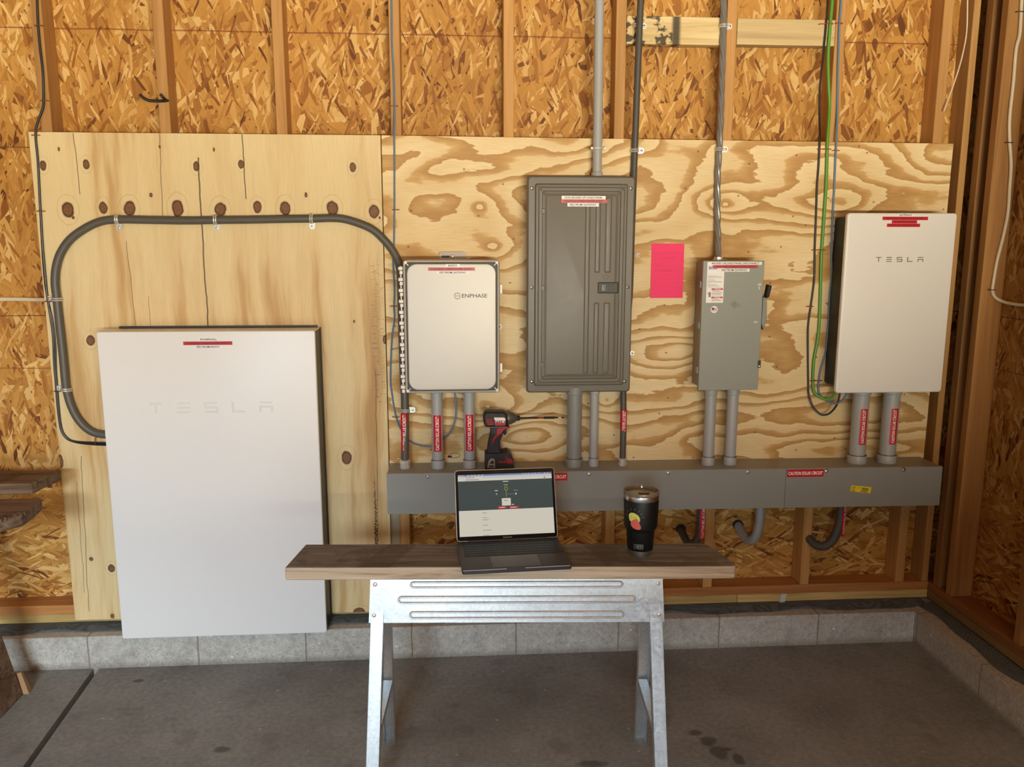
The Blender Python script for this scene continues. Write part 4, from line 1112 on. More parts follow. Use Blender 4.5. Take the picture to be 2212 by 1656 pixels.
t = cable('blue_cable', [(1.2704, 0.0130, 2.5291), (1.2682, 0.0130, 2.4380), (1.2662, 0.0130, 2.2839), (1.2692, 0.0130, 2.2059), (1.2696, 0.0130, 2.0795), (1.2678, -0.0040, 1.9845), (1.2666, -0.0040, 1.9009), (1.2644, -0.0040, 1.8034), (1.2625, -0.0040, 1.7213), (1.2577, -0.0040, 1.5884), (1.2530, -0.0040, 1.5346), (1.2556, -0.0040, 1.4262), (1.2526, -0.0040, 1.3697), (1.2531, -0.0040, 1.3181), (1.2430, -0.0040, 1.2523), (1.2351, -0.0040, 1.1405), (1.2335, -0.0040, 1.0716), (1.2363, -0.0040, 1.0449), (1.2436, -0.0040, 0.9859), (1.2514, -0.0040, 0.9446), (1.2663, -0.0060, 0.9033), (1.3012, -0.0200, 0.8555), (1.3364, -0.0300, 0.8412), (1.3819, -0.0340, 0.8360), (1.4119, -0.0340, 0.8500), (1.4367, -0.0340, 0.8713), (1.4616, -0.0340, 0.9015), (1.4761, -0.0340, 0.9497), (1.4776, -0.0340, 1.0015), (1.4737, -0.0340, 1.0459)], .0033, M['w_blue'], 'single blue cable hanging down the seam and looping under the combiner box')
staples(t, ST([(1.2691, 0.0090, 2.0805), (1.2677, -0.0085, 1.7162), (1.2511, -0.0085, 1.3667), (1.2500, -0.0085, 0.9474)]))
t = cable('black_cable', [(2.8422, 0.0120, 2.5630), (2.8418, 0.0120, 2.4687), (2.8414, 0.0120, 2.3735), (2.8375, 0.0120, 2.2771), (2.8329, 0.0120, 2.1633), (2.8369, 0.0100, 2.0644), (2.8376, -0.0045, 1.9830), (2.8392, -0.0045, 1.8796), (2.8383, -0.0045, 1.8122), (2.8415, -0.0045, 1.7101), (2.8452, -0.0045, 1.5722), (2.8503, -0.0045, 1.4674), (2.8452, -0.0045, 1.3791), (2.8381, -0.0045, 1.2900), (2.8409, -0.0045, 1.2181), (2.8534, -0.0045, 1.0541), (2.8552, -0.0100, 1.0183), (2.8685, -0.0200, 0.9739), (2.8941, -0.0300, 0.9424), (2.9144, -0.0350, 0.9377), (2.9355, -0.0400, 0.9495), (2.9526, -0.0500, 0.9825), (2.9582, -0.0550, 1.0254), (2.9563, -0.0550, 1.0527)], .0038, M['w_black'], 'black cable left of the green one, ending in the deepest loop under the white box')
staples(t, ST([(2.8279, 0.0070, 2.3848), (2.8433, -0.0095, 1.9426), (2.8466, -0.0095, 1.5723), (2.8389, -0.0095, 1.3582)]), M['redstaple'])
t = cable('green_cable', [(2.8551, 0.0100, 2.5627), (2.8582, 0.0100, 2.4685), (2.8562, 0.0100, 2.3732), (2.8559, 0.0100, 2.2769), (2.8643, 0.0100, 2.1797), (2.8735, 0.0100, 2.0978), (2.8667, -0.0065, 1.9831), (2.8703, -0.0065, 1.8796), (2.8725, -0.0065, 1.7953), (2.8722, -0.0065, 1.6415), (2.8720, -0.0065, 1.5374), (2.8778, -0.0065, 1.3969), (2.8801, -0.0065, 1.2541), (2.8688, -0.0065, 1.1457), (2.8711, -0.0065, 1.0542), (2.8782, -0.0120, 1.0220), (2.8981, -0.0200, 1.0049), (2.9181, -0.0300, 0.9992), (2.9332, -0.0400, 1.0083), (2.9435, -0.0500, 1.0319), (2.9528, -0.0500, 1.0573)], .0060, M['w_green'], 'thick green cable looping into the left side of the white box')
staples(t, ST([(2.8499, 0.0020, 2.3855), (2.8661, -0.0140, 1.9423), (2.8690, -0.0140, 1.5723), (2.8649, -0.0140, 1.0703)], .013), M['redstaple'])
t = cable('blue_cable', [(2.8870, 0.0120, 2.5640), (2.8920, 0.0120, 2.4697), (2.8919, 0.0120, 2.3743), (2.8947, 0.0120, 2.3102), (2.8981, 0.0120, 2.2131), (2.9045, 0.0120, 2.0985), (2.9013, -0.0045, 1.9836), (2.9033, -0.0045, 1.8800), (2.9056, -0.0045, 1.7956), (2.9068, -0.0045, 1.6760), (2.9129, -0.0045, 1.5374), (2.9184, -0.0045, 1.4848), (2.9154, -0.0045, 1.3966), (2.9172, -0.0045, 1.2896), (2.9136, -0.0045, 1.1813), (2.8981, -0.0045, 1.1086), (2.8944, -0.0045, 1.0536), (2.8980, -0.0100, 1.0178), (2.9185, -0.0300, 0.9937), (2.9486, -0.0500, 0.9863), (2.9695, -0.0580, 1.0022), (2.9834, -0.0600, 1.0261), (2.9818, -0.0600, 1.0479)], .0038, M['w_blue'], 'blue cable right of the green one, passing the black side of the white box')
staples(t, ST([(2.8885, 0.0070, 2.3890), (2.9004, -0.0095, 1.9381), (2.8929, -0.0095, 1.0692)]), M['redstaple'])
t = cable('white_cable', [(-0.3052, 0.1000, 1.3922), (-0.2064, 0.1000, 1.3902), (-0.1402, 0.1000, 1.3899), (-0.0774, 0.0900, 1.3887), (-0.0265, 0.0600, 1.3906)], .0075, M['w_white'], 'short horizontal white cable at the left edge, behind the knotty plywood')
cable('white_wire', [(3.3592, 0.0100, 2.5736), (3.3687, 0.0100, 2.4786), (3.3762, 0.0100, 2.3776), (3.3694, 0.0050, 2.3148), (3.3551, 0.0000, 2.2468), (3.3357, 0.0000, 2.1711), (3.3098, 0.0000, 2.0848)], .0026, M['w_white'], 'thin loose white wire dangling in the right corner')
t = cable('white_cable', [(3.4654, -0.1460, 2.5290), (3.4705, -0.1460, 2.4382), (3.4759, -0.1460, 2.3296), (3.4684, -0.1460, 2.2737), (3.4704, -0.1460, 2.1628), (3.4698, -0.1460, 2.0425), (3.4787, -0.1460, 1.9608), (3.4928, -0.1460, 1.8800), (3.4967, -0.1460, 1.7967), (3.4996, -0.1460, 1.7060), (3.4909, -0.1460, 1.6226), (3.4770, -0.1460, 1.5368), (3.4710, -0.1460, 1.4587), (3.4706, -0.1460, 1.4280), (3.4823, -0.1460, 1.4023)] + [(3.503, -0.1603, 1.3869), (3.511, -0.2011, 1.3813), (3.511, -0.2683, 1.3806), (3.511, -0.3803, 1.3812)], .0058, M['w_white'], 'long white cable stapled down the side wall stud in the right corner')
staples(t, ST([(3.4666, -0.1530, 2.3982), (3.4745, -0.1530, 1.9552), (3.4659, -0.1530, 1.4284)], .012), M['darkgrey'])

# ------------------------------------------------------------ hook on the stud
t = thing('coat_hook', [(0.4680, 0.0180, 2.0928)][0], 'small black double prong hook on a bare stud at the upper left', 'hook')
MB().tube(spline([(0.4765, 0.0160, 2.0910), (0.4723, -0.0200, 2.0836), (0.4554, -0.0350, 2.0810), (0.4340, -0.0450, 2.0806), (0.4192, -0.0500, 2.0873), (0.4069, -0.0520, 2.0990)], 5), .0052, 10).build('long_prong', M['rubber'], t)
MB().tube(spline([(0.4715, 0.0120, 2.0919), (0.4707, -0.0080, 2.0964), (0.4663, -0.0120, 2.1034), (0.4625, -0.0140, 2.1076)], 5), .0048, 10).build('short_prong', M['rubber'], t)

# ------------------------------------------------------------ small junction fittings beside the panel
t = thing('pipe_clip', [(2.1641, 0.0000, 1.5530)][0], 'small round clip between the breaker panel and the pink note', 'clip')
MB().loft(2.156, 2.1725, 1.545, 1.5615, [(0, .008, -.0005), (0, .008, -.004), (.001, .007, -.005)]).dome((2.1645, -.005, 1.553), .0055, .004, 1).build('plate', [M['label'], M['chrome']], t)
t = thing('pipe_clip', [(2.1545, 0.0000, 1.1833)][0], 'small square clip beside the lower right edge of the breaker panel', 'clip')
MB().box(2.146, 2.160, -.005, -.0005, 1.176, 1.190).dome((2.153, -.005, 1.183), .005, .004, 1).build('plate', [M['zinc'], M['chrome']], t)

# ------------------------------------------------------------ cordless driver on the wireway
YD = -.088
def ZP(pts): return fix_ccw(pts)
def ZX(_y, s):
    out = []
    for q in s.split():
        a, b = map(float, q.split(','))
        out.append((1.734548e-04 * a + 3.817392e-07 * b + 1.53661, -2.667514e-06 * a + -1.773899e-04 * b + 1.03218))
    return out
t = thing('impact_driver', (1.60, YD, top_z(1.62)), 'red and black cordless driver with a long bit standing on the wireway', 'power tool')
body = ZP([(1.5789, 0.9691), (1.5836, 0.9804), (1.5964, 0.9837), (1.6565, 0.9824), (1.6668, 0.9714), (1.6699, 0.9556), (1.6694, 0.9336), (1.6651, 0.9275), (1.5893, 0.9265), (1.5822, 0.9319), (1.5791, 0.9463)])
b = MB().prism(body, YD - .030, YD + .030).build('motor_housing', M['tool_black'], t, bevel=.012, segs=3)
MB().prism(ZP([(1.5892, 0.9623), (1.6075, 0.9614), (1.6172, 0.9349), (1.5954, 0.9347)]), YD - .0312, YD - .028).build('vent_panel', M['tool_red'], b, bevel=.001)
v = MB()
for i in range(4):
    q = ZX(YD, "%d,%d %d,%d" % (318 + i * 8, 402 + i * 34, 398 + i * 12, 402 + i * 34))
    v.tube([(q[0][0], YD - .0312, q[0][1]), (q[1][0], YD - .0312, q[1][1])], .0013, 6)
v.build('vent_slots', M['rubber'], b)
bd = MB().prism(ZP([(1.6170, 0.9647), (1.6561, 0.9635), (1.6620, 0.9575), (1.6592, 0.9325), (1.6224, 0.9316)]), YD - .0316, YD - .028)
bd.prism(ZP([(1.6178, 0.9637), (1.6558, 0.9628), (1.6603, 0.9575), (1.6596, 0.9519), (1.6200, 0.9538)]), YD - .0322, YD - .0315, 1)
q = [(1.6238, 0.9553), (1.6565, 0.9417)]; bd.text('M18', q[0][0], q[1][0], q[1][1] + .001, q[0][1], YD - .0326, 1)
bd.build('badge', [M['tool_red'], M['whiteink']], b)
MB().box(*[[(1.5945, 0.9276), (1.6651, 0.9240)][i][0] for i in (0, 1)], YD - .0308, YD + .0308, [(1.5378, 0.9258)][0][1], [(1.5379, 0.9283)][0][1]).build('seam_trim', M['tool_grey'], b)
cz_ = [(1.6582, 0.9540)][0][1]
nx = [ZX(YD, "%d,430" % k)[0][0] for k in (700, 760, 820, 900, 955, 968)]
MB().tube([(x, YD, cz_) for x in nx], .02, 26, 0, True, [.0262, .0262, .0245, .0185, .0125, .0100]).build('gear_case', M['tool_grey'], t)
nx = [ZX(YD, "%d,430" % k)[0][0] for k in (960, 975, 1020, 1036)]
MB().tube([(x, YD, cz_) for x in nx], .01, 20, 0, True, [.0085, .0098, .0098, .0070]).build('chuck', M['rubber'], t)
def bx_(a, b_): return [ZX(YD, "%d,430" % k)[0][0] for k in (a, b_)]
bit = MB()
for a, b_, r0, r1, m in ((1030, 1425, .0036, .0034, 0), (1425, 1545, .0034, .0032, 1), (1560, 1785, .0046, .0046, 0), (1545, 1560, .0032, .0046, 0), (1785, 1862, .0033, .0030, 0), (1862, 1935, .0014, .0014, 2), (1935, 1960, .0026, .0030, 0), (1960, 2002, .0030, .0006, 0)):
    q = bx_(a, b_); bit.tube([(q[0], YD, cz_ - .0006), (q[1], YD, cz_ - .0006)], .01, 12, m, True, [r0, r1])
bit.build('driver_bit', [M['rubber'], plain('bit_orange', S(150, 66, 36), .5), M['steel']], t)
hnd = ZP([(1.5971, 0.9271), (1.6496, 0.9263), (1.6737, 0.9265), (1.6780, 0.9199), (1.6660, 0.9151), (1.6565, 0.9153), (1.6487, 0.8907), (1.6409, 0.8713), (1.6405, 0.8429), (1.6477, 0.8229), (1.5868, 0.8228), (1.5933, 0.8312), (1.5951, 0.8543), (1.5998, 0.8790), (1.6058, 0.9072), (1.6048, 0.9160)])
hd = MB().prism(hnd, YD - .019, YD + .019).build('handle', M['tool_black'], t, bevel=.008, segs=3)
MB().prism(ZP([(1.6289, 0.9206), (1.6737, 0.9260), (1.6768, 0.9199), (1.6582, 0.9149), (1.6464, 0.8992), (1.6340, 0.8888), (1.6202, 0.8748), (1.6077, 0.8497), (1.6133, 0.8820), (1.6271, 0.8995)]), YD - .0203, YD + .0203).build('grip_inlay', M['tool_red'], hd, bevel=.002)
MB().prism(ZP([(1.6534, 0.9153), (1.6654, 0.9148), (1.6647, 0.8954), (1.6606, 0.8894), (1.6540, 0.8941)]), YD - .009, YD + .009).build('trigger', M['rubber'], t, bevel=.003)
zb0 = top_z(1.615) + .0008
bat = [(1.5848, 0.8239), (1.5889, 0.8260), (1.6443, 0.8268), (1.6685, 0.8318), (1.6807, 0.8218), (1.6904, 0.8011), (1.6891, 0.7868), (1.6929, 0.7813)]
bat = [q for q in bat]
xr_, xl_ = bat[-1][0], bat[0][0]
bat = ZP(bat + [(xr_, zb0 + .002), (xr_ - .002, zb0), (xl_ + .001, zb0), (xl_ - .0005, zb0 + .003)])
bt = MB().prism(bat, YD - .037, YD + .037).build('battery_pack', M['tool_black'], t, bevel=.005, segs=3)
MB().prism(ZP([(1.6665, 0.8104), (1.6842, 0.8044), (1.6887, 0.7900), (1.6654, 0.7904)]), YD - .0377, YD - .03).prism(ZP([(1.6338, 0.7976), (1.6581, 0.7972), (1.6633, 0.8230), (1.6659, 0.8229), (1.6625, 0.7926), (1.6338, 0.7931)]), YD - .0377, YD - .03).build('battery_stripe', M['tool_red'], bt)
lb_ = MB().prism(ZP([(1.5966, 0.8009), (1.6058, 0.8104), (1.6193, 0.8073), (1.6216, 0.7736), (1.5915, 0.7742)]), YD - .0379, YD - .03)
lb_.prism(ZP([(1.6012, 0.7901), (1.6096, 0.8021), (1.6156, 0.8006), (1.6161, 0.7898)]), YD - .0384, YD - .0379, 1).box(*[[(1.5987, 1.0299), (1.6175, 1.0297)][i][0] for i in (0, 1)], YD - .0384, YD - .0379, [(1.5368, 0.7770)][0][1], [(1.5368, 0.7827)][0][1], 1)
lb_.build('battery_label', [plain('tool_label', S(150, 142, 138), .5), M['rubber']], bt)

# ------------------------------------------------------------ sawhorse, plank, laptop, tumbler
RZ = math.radians(-3.3)
t = thing('sawhorse', (1.648, -.842, 0), 'galvanized steel sawhorse carrying the plank with the laptop', 'sawhorse', rz=RZ)
ZT_, ZB_ = .6715, .548
HL = .411
def face(sign):
    """beam side plate with three long embossed slots; u along x, v downwards"""
    mb = MB()
    Ht = .125
    def ring(x0, x1, v0, v1, d0):
        mb.loft(x0, x1, v0, v1, [(0, .012, 0.0), (.0025, .011, -d0 * .8), (.0042, .0095, -d0 * .8), (.0065, .008, -.0002), (.0075, .007, -.0002)], seg=6)
    mb.box(-HL, HL, 0, .0016, 0, Ht)
    ring(-.300, .300, .096, .117, .0035)
    ring(-.333, .333, .053, .076, .0035)
    ring(-.300, .300, .010, .033, .0035)
    return mb
for sg in (1, -1):
    mb = face(sg)
    def g(v, sg=sg):
        f = v.z / .125
        yy = .0816 - f * .020
        x = v.x * (1 + .012 * (1 - f)) - v.x * .0
        p = Vector((x, -(yy) + v.y, ZB_ + (ZT_ - ZB_) * f))
        if sg < 0: p.y = -p.y; p.x = -p.x
        return p
    pl = mb.tr(g).build('beam_side', M['galv'], t, local=True)
    for s in (-1, 1):
        gp = MB().prism(fix_ccw([(s * .4105, .0015), (s * .4105, .1235), (s * .372, .1235), (s * .366, .115), (s * .366, .030), (s * .372, .012), (s * .385, .0015)]), -.0012, 0).tr(g)
        gu = gp.build('gusset', M['galv'], pl, local=True)
        for vz in (.109, .022):
            MB().dome((s * .397, -.0012, vz), .0062, .0028).dome((s * .397, -.004, vz), .0028, .0008).tr(g).build('rivet', M['zinc'], gu, local=True)
MB().box(-HL, HL, -.0617, .0617, ZT_ - .0018, ZT_ - .0002).build('beam_top', M['galv'], t, local=True)

def leg(sx, sy):
    mb = MB()
    for (xa, xb, d0, d1) in ((-.018, .018, 0, .0018), (-.018, -.0165, 0, .030), (.0165, .018, 0, .030), (-.0125, -.0105, -.0012, 0), (.0105, .0125, -.0012, 0)):
        vs = []
        for z, cx, cy in ((0.0, .407, .2085), (ZB_ + .05, .391, .0735)):
            for y in (d0, d1):
                for x in (xa, xb):
                    vs.append((sx * (cx + x * 1.0), -(cy - y), z))
        mb.hexa(vs)
    if sy > 0: mb.tr(lambda v: Vector((v.x, -v.y, v.z)))
    o = mb.build('leg', M['galv'], t, local=True)
    return o
for sx in (-1, 1):
    for sy in (-1, 1): leg(sx, sy)
    z0 = .245
    yy = .2085 - (.2085 - .0735) * z0 / .6
    mb = MB().box(sx * .400 - .0145, sx * .400 + .0145, -yy + .012, yy - .012, z0, z0 + .0016)
    mb.box(sx * .400 - .0145, sx * .400 - .0129, -yy + .012, yy - .012, z0 - .018, z0).box(sx * .400 + .0129, sx * .400 + .0145, -yy + .012, yy - .012, z0 - .018, z0)
    mb.build('spreader', M['galv'], t, local=True)

# plank
pk = thing('plank', (1.633, -.826, .6718), 'weathered grey brown plank lying across the steel sawhorse', 'plank', rz=RZ)
poly = [(-.630, -.089), (.618, -.089), (.628, -.085), (.632, -.075), (.622, -.03), (.607, .03), (.594, .068), (.582, .083), (.56, .089), (-.614, .089)]
def plank_mat():
    k = NT('weathered_plank')
    v = k.obj(); nrm = k.sep(k.n('ShaderNodeTexCoord').outputs['Normal'])
    g = k.noise(k.map(v, scale=(2.4, 30, 44)), 1.0, 4, .6, dist=1.2)
    st = k.noise(v, 6, 4, .65)
    top = k.ramp(g, [(.32, S(84, 80, 73)), (.5, S(111, 107, 100)), (.7, S(132, 128, 121))])
    top = k.mix(k.math('MULTIPLY', k.step(st, .53, .62), .5), top, S(76, 69, 60))
    p = k.sep(v)
    for x0, sl_, w_ in ((-.352, -.35, .045), (.30, .32, .06)):   # darker slanted bands across the top
        xx = k.math('SUBTRACT', k.math('SUBTRACT', p[0], x0), k.math('MULTIPLY', p[1], -sl_))
        top = k.mix(k.math('MULTIPLY', k.math('LESS_THAN', k.math('ABSOLUTE', xx), w_), .42), top, S(74, 64, 55))
    side = k.ramp(g, [(.30, S(152, 130, 106)), (.5, S(192, 172, 146)), (.7, S(212, 194, 170))])
    c = k.mix(k.step(nrm[2], .4, .8), side, top)
    k.bump(g, .35, .003)
    return k.done(c, .75, 0, .25)
MB().prism_z(poly, 0, .0382).build('board', plank_mat(), pk, local=True, bevel=.004, segs=3, smooth=40)

# laptop
LZ = math.radians(3.7)
c_, s_ = math.cos(LZ), math.sin(LZ)
ox, oy = 1.4906 + .1525 * c_ - .110 * s_, -.9688 + .1525 * s_ + .110 * c_
lp = thing('laptop', (ox, oy, .7101), 'open grey laptop showing a web page on the plank', 'laptop', rz=LZ)
W2, D2 = .1522, .1080
base = MB().prism_z([(x, y) for x, y in rr(-W2, W2, -D2, D2, .009)], .0012, .0149)
bs = base.build('base', M['laptop'], lp, local=True, bevel=.0015, smooth=40)
nt = MB().box(-W2 + .003, W2 - .006, -D2 - .0004, -D2 + .0006, .0118, .0138).build('front_edge', M['laptop_edge'], bs, local=True)
MB().box(-.030, .022, -D2 - .0008, -D2 + .006, .0095, .0151).build('thumb_notch', M['laptop'], bs, local=True)
ky = MB().box(-.1385, .1385, -.0150, .0930, .0148, .0152)
for r_ in range(6):
    y_ = .0780 - r_ * .0183
    hgt = .0155 if r_ else .0100
    n_ = 14 if r_ < 5 else 0
    if n_:
        for i in range(n_):
            x_ = -.1365 + i * .01955
            ky.box(x_, x_ + .0172, y_ - (0 if r_ else -.004), y_ - (0 if r_ else -.004) + hgt, .0152, .0160)
x_ = -.1365
for wk in (.0172, .0172, .0172, .022, .098, .022, .0172, .0172, .0172, .0172):
    ky.box(x_, x_ + wk, .0780 - 5 * .0183, .0780 - 5 * .0183 + .0155, .0152, .0160); x_ += wk + .0024
ky.build('keyboard', M['keys'], bs, local=True)
MB().prism_z(rr(-.067, .067, -.0995, -.0190, .004), .0148, .01515).build('trackpad', plain('trackpad_glass', S(88, 86, 88), .3, .3), bs, local=True)
for s in (-1, 1):
    MB().box(s * .1455 - .004, s * .1455 + .004, -.012, .092, .0148, .0151).build('speaker_grille', M['darkgrey'], bs, local=True)
for s in (-1, 1):
    for d_ in (-1, 1):
        MB().cyl((s * .13, d_ * .09, 0), (s * .13, d_ * .09, .0014), .007, 14).build('foot', M['rubber'], bs, local=True)
TILT = math.radians(21)
HY, HZ = .1035, .0165
def lidf(v):    # lid drawn upright: x across, z up from the hinge, y depth
    return Vector((v.x, HY + v.z * math.sin(TILT) + v.y * math.cos(TILT), HZ + v.z * math.cos(TILT) - v.y * math.sin(TILT)))
LH = .2105
ld = MB().loft(-W2, W2, 0, LH, [(0, .009, .0048), (0, .009, .0006), (.0006, .009, 0)]).tr(lidf).build('lid', M['laptop_edge'], lp, local=True)
MB().loft(-W2 + .0014, W2 - .0014, .0010, LH - .0014, [(0, .008, 0.0), (0, .008, -.0004)]).tr(lidf).build('bezel', M['glass_black'], ld, local=True)
MB().cyl((-.12, HY + .0025, HZ - .002), (.12, HY + .0025, HZ - .002), .0045, 12).build('hinge', M['laptop'], ld, local=True)
SW, S0, S1 = .1432, .0135, .1965
sm = [M['scr_white'], M['scr_dark'], M['scr_bar'], M['scr_red'], M['scr_ink'], M['scr_yellow'], screen_mat('screen_tab', S(196, 196, 198), .9)]
sb = MB()
Y_ = -.0006
def zz_(v): return S1 - (S1 - S0) * v
def sc_(u0, u1, v0, v1, m, k=0): sb.box(-SW + 2 * SW * u0, -SW + 2 * SW * u1, Y_ - .00012 * (k + 1), Y_ - .00012 * k, zz_(v1), zz_(v0), m)
def tx_(s, u0, u1, v0, v1, m, k=1): sb.text(s, -SW + 2 * SW * u0, -SW + 2 * SW * u1, zz_(v1), zz_(v0), Y_ - .00012 * (k + 1), m)
sc_(0, 1, 0, .026, 2); sc_(0, 1, .026, .065, 6); sc_(0, 1, .065, .105, 0); sc_(0, 1, .105, .585, 1); sc_(0, 1, .585, 1, 0)
for u in (.01, .04, .10, .14, .17, .21, .25): sc_(u, u + .02, .007, .018, 0, 1)
for u in (.69, .72, .75, .79, .82, .86, .92, .95): sc_(u, u + .012, .008, .018, 0, 1)
sc_(.005, .06, .036, .056, 0, 1); sc_(.07, .26, .030, .065, 0, 1); sc_(.08, .18, .042, .052, 4, 2); sc_(.08, .22, .078, .090, 4, 1)
sc_(.915, .928, .076, .094, 1, 1)
sc_(.475, .532, .125, .137, 0, 1); sc_(.484, .526, .180, .192, 5, 1)
sb.tube([(-SW + 2 * SW * .505 + .005 * math.cos(a * PI / 10), Y_ - .0003, zz_(.245) + .005 * math.sin(a * PI / 10)) for a in range(21)], .0006, 6, 5)
sc_(.5035, .5065, .275, .40, 5, 1); sc_(.507, .585, .335, .339, 4, 1); sc_(.60, .615, .325, .352, 0, 1); sc_(.585, .63, .275, .284, 4, 1)
sc_(.385, .418, .270, .282, 0, 1); sc_(.398, .406, .32, .345, 0, 1)
sc_(.455, .550, .405, .525, 0, 1); sc_(.48, .52, .435, .447, 4, 2); sc_(.56, .582, .505, .518, 0, 1)
sc_(.41, .500, .535, .572, 3, 1); sc_(.535, .63, .540, .575, 3, 1); sc_(.425, .485, .548, .560, 6, 2); sc_(.545, .605, .552, .564, 6, 2)
for v, u in ((.625, .29), (.705, .295), (.74, .31), (.825, .30), (.905, .34), (.985, .31)): sc_(.245, u, v, v + .008, 4, 1)
sb.tr(lidf).build('display', sm, ld, local=True, smooth=0)
MB().text('MacBook Pro', -.0135, .0135, .0052, .0088, -.0007, 0, .01).tr(lidf).build('lettering', plain('bezel_print', S(150, 146, 142), .5), ld, local=True, smooth=0)

# tumbler
tx, ty, tz0 = 2.0090, -.836, .7102
t = thing('tumbler', (tx, ty, tz0), 'black insulated tumbler with fruit sticker and clear lid on the plank', 'tumbler')
MB().lathe([(0, .0), (.0345, .0), (.0365, .0015), (.0370, .0165), (.0372, .0168)], (tx, ty, tz0), 48).build('base_ring', M['steel'], t)
MB().lathe([(.0368, .0166), (.0373, .0172), (.0409, .0730), (.0416, .0755), (.0462, .0825), (.0474, .0850), (.0479, .0885), (.0503, .1655), (.0500, .1665)], (tx, ty, tz0), 56).build('body', M['powder'], t, smooth=50)
MB().lathe([(.0499, .1660), (.0502, .1668), (.0510, .1800), (.0506, .1812), (.0480, .1815), (.0478, .1750)], (tx, ty, tz0), 56).build('rim', M['steel'], t, smooth=50)
l = MB().lathe([(.0478, .1700), (.0484, .1816), (.0512, .1822), (.0516, .1895), (.0505, .1915), (.0480, .1915), (.0468, .1880), (.0455, .1830), (.0, .1822)], (tx, ty, tz0), 56).build('lid', M['lid'], t, smooth=40)
MB().prism_z([(tx + .004 + .016 * math.cos(a * PI / 12), ty - .012 + .009 * math.sin(a * PI / 12)) for a in range(24)], tz0 + .1826, tz0 + .1858).build('slider', M['lid_dark'], l, bevel=.001)
vd = math.atan2(1.4809 - tx, 3.0751 + ty)      # bearing of the viewer seen from the cup
def wrapc(mb, polys, a0, zc, R=None):
    """flat artwork (u right, v up, in metres) laid on the tapered body"""
    for poly, m, lift in polys:
        n0 = len(mb.v)
        c0 = (sum(p[0] for p in poly) / len(poly), sum(p[1] for p in poly) / len(poly))
        pts = [c0] + list(poly)
        n = len(poly)
        mb.add([(u, 0, v) for u, v in pts], [(0, 1 + i, 1 + (i + 1) % n) for i in range(n)], m)
        def g(v, lift=lift):
            z = zc + v.z
            rad = (R if R else .0479 + (z - .0885) * .0312) + lift
            a = a0 + v.x / rad
            return Vector((tx + rad * math.sin(a), ty - rad * math.cos(a), tz0 + z))
        mb.tr(g, n0)
a0 = -vd - .42 if False else vd - .40
art = MB(); P_ = []
ell = lambda cx, cy, rx, ry, rot=0, n=28: [(cx + rx * math.cos(a) * math.cos(rot) - ry * math.sin(a) * math.sin(rot), cy + rx * math.cos(a) * math.sin(rot) + ry * math.sin(a) * math.cos(rot)) for a in (2 * PI * i / n for i in range(n))]
P_.append((ell(0, 0, .0185, .0150, -.5), 0, .0008))
P_.append((ell(0, .001, .0155, .0120, -.5), 1, .0011))
rnd = random.Random(2)
for i in range(9):
    P_.append((ell(-.011 + i * .0026, -.001 + .003 * math.sin(i * 2.1) + .002, .0007, .0016, .3, 8), 2, .0013))
P_.append(([(.0045 + .0165 * u, -.0165 + .0165 * v) for u, v in ((-.75, .35), (-.55, .75), (-.2, .98), (.25, .95), (.6, .6), (.75, .1), (.98, -.35), (1.0, -.75), (.7, -.98), (.2, -.95), (-.35, -.8), (-.75, -.45), (-.9, 0))], 3, .0015))
leafs = [(-.0105, .0025), (-.0070, -.0035), (-.0035, .0035), (-.0005, -.001), (.0030, .0045), (-.0110, -.0085), (-.0160, -.0095), (-.0115, -.0045), (-.0165, -.0035)]
P_.append((leafs[:5] + [(.004, -.002), (-.006, -.008)] + leafs[5:], 4, .0017))
for i, a in enumerate((168, 140, 112, 84, 58, 34, 12)):
    ar = math.radians(a); d = (math.cos(ar), math.sin(ar)); p = (-d[1], d[0])
    r0, r1 = .0225, .0305
    P_.append(([(d[0] * r0 + p[0] * .0004, d[1] * r0 + p[1] * .0004), (d[0] * r0 - p[0] * .0004, d[1] * r0 - p[1] * .0004), (d[0] * r1 - p[0] * .0003, d[1] * r1 - p[1] * .0003), (d[0] * r1 + p[0] * .0003, d[1] * r1 + p[1] * .0003)], 5, .0008))
wrapc(art, P_, a0, .1195)
art.build('fruit_sticker', [M['lime_pale'], M['lime'], plain('seed_green', S(96, 110, 30), .5), M['skin_pink'], plain('leaf_pale', S(206, 206, 120), .5), plain('ray_white', S(150, 150, 130), .5)], t)
emb = MB(); P_ = []
def bar(u0, u1, v0, v1): P_.append(([(u0, v0), (u1, v0), (u1, v1), (u0, v1)], 0, .0006))
for i in range(12):
    u = -.013 + i * .026 / 12
    bar(u, u + .026 / 12 + .0002, -.0066, -.0056); bar(u, u + .026 / 12 + .0002, .0056, .0066)
bar(-.0135, -.0125, -.0062, .0062); bar(.0125, .0135, -.0062, .0062)
wrapc(emb, P_, vd - .12, .0325, .0383)
n0 = len(emb.v)
emb.text('YETI', -.0105, .0105, -.0035, .0035, 0, 0, .03)
def ge(v):
    a = vd - .12 + v.x / .0392
    z = .0325 + v.z
    rad = .0373 + (z - .0172) * .0645 + .0009
    return Vector((tx + rad * math.sin(a), ty - rad * math.cos(a), tz0 + z))
emb.tr(ge, n0)
emb.build('emblem', plain('engraved_steel', S(190, 190, 186), .3, .8), t)

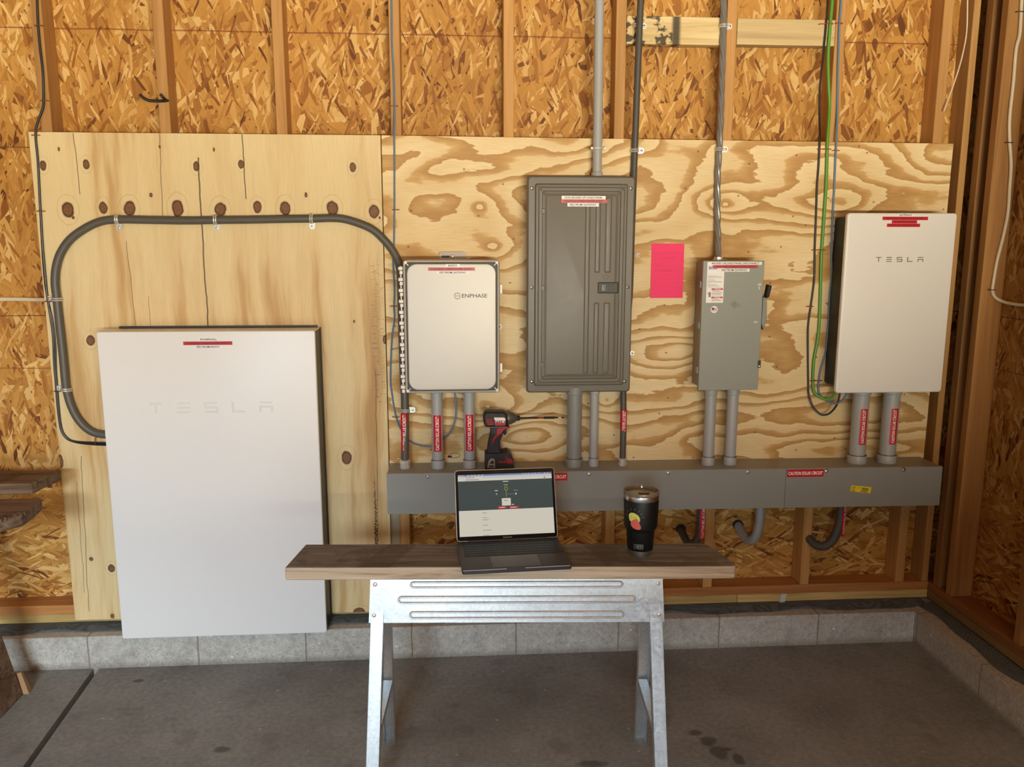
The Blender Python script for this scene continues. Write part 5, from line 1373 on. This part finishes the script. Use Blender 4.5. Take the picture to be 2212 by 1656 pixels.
# ------------------------------------------------------------ workbench of rough lumber at the left edge
t1 = thing('lumber_board', (-.3, -.215, .758), 'rough dark board highest on the bench at the left edge', 'board')
MB().prism_z([(-.75, -.300), (.0438, -.300), (.0628, -.130), (-.75, -.130)], .758, .7964).build('board', M['bench'], t1, bevel=.004)
t2 = thing('lumber_board', (-.3, -.43, .72), 'rough dark board with a splintered end, nearest the viewer on the left bench', 'board')
mb = MB().prism_z([(-.75, -.60), (.02, -.60), (.112, -.505), (.108, -.44), (.098, -.36), (.092, -.334), (-.75, -.334)], .716, .7560)
bd2 = mb.build('board', M['bench'], t2, bevel=.005)
sp = MB(); rnd = random.Random(9)
for i in range(9):
    f_ = i / 8
    x_, y_ = .04 + .068 * f_, -.585 + .10 * f_
    sp.hexa([(x_ - .018, y_ - .004, .744), (x_ + .010, y_ - .006, .748), (x_ - .018, y_ + .010, .744), (x_ + .008, y_ + .008, .748), (x_ - .02, y_ - .003, .7575), (x_ + .004 + rnd.uniform(0, .008), y_ - .003, .7575 + rnd.uniform(0, .004)), (x_ - .02, y_ + .008, .7575), (x_ + .004, y_ + .006, .758)])
sp.build('splinters', M['bench'], bd2)
t3 = thing('wooden_trestle', (-.35, -.36, 0), 'dark splayed wooden trestle leg standing on the floor at the left edge', 'trestle')
def tl(y0, y1, flip=1):
    xs = lambda x: -.36 + (x + .36) * flip
    vs = []
    for z, xo in ((0.0, -.081), (.62, -.215)):
        for y in (y0, y1):
            for x in (xo - .04, xo): vs.append((xs(x), y, z))
    return MB().hexa(vs)
for fl_ in (1, -1):
    tl(-.42, -.255, fl_).build('leg', M['bench'], t3, bevel=.004)
MB().box(-.56, -.16, -.60, -.14, .62, .7155).build('top_rail', M['bench'], t3, bevel=.004)
t4 = thing('wood_scrap', (-.095, -.22, 0), 'pale jagged wood scrap on the floor at the foot of the trestle', 'wood scrap')
MB().hexa([(-.125, -.252, .0005), (-.062, -.252, .0005), (-.125, -.225, .0005), (-.066, -.225, .0005), (-.120, -.247, .075), (-.085, -.247, .082), (-.120, -.23, .07), (-.088, -.23, .078)]).build('chip', plain('pale_splinter', S(160, 124, 86), .7), t4)
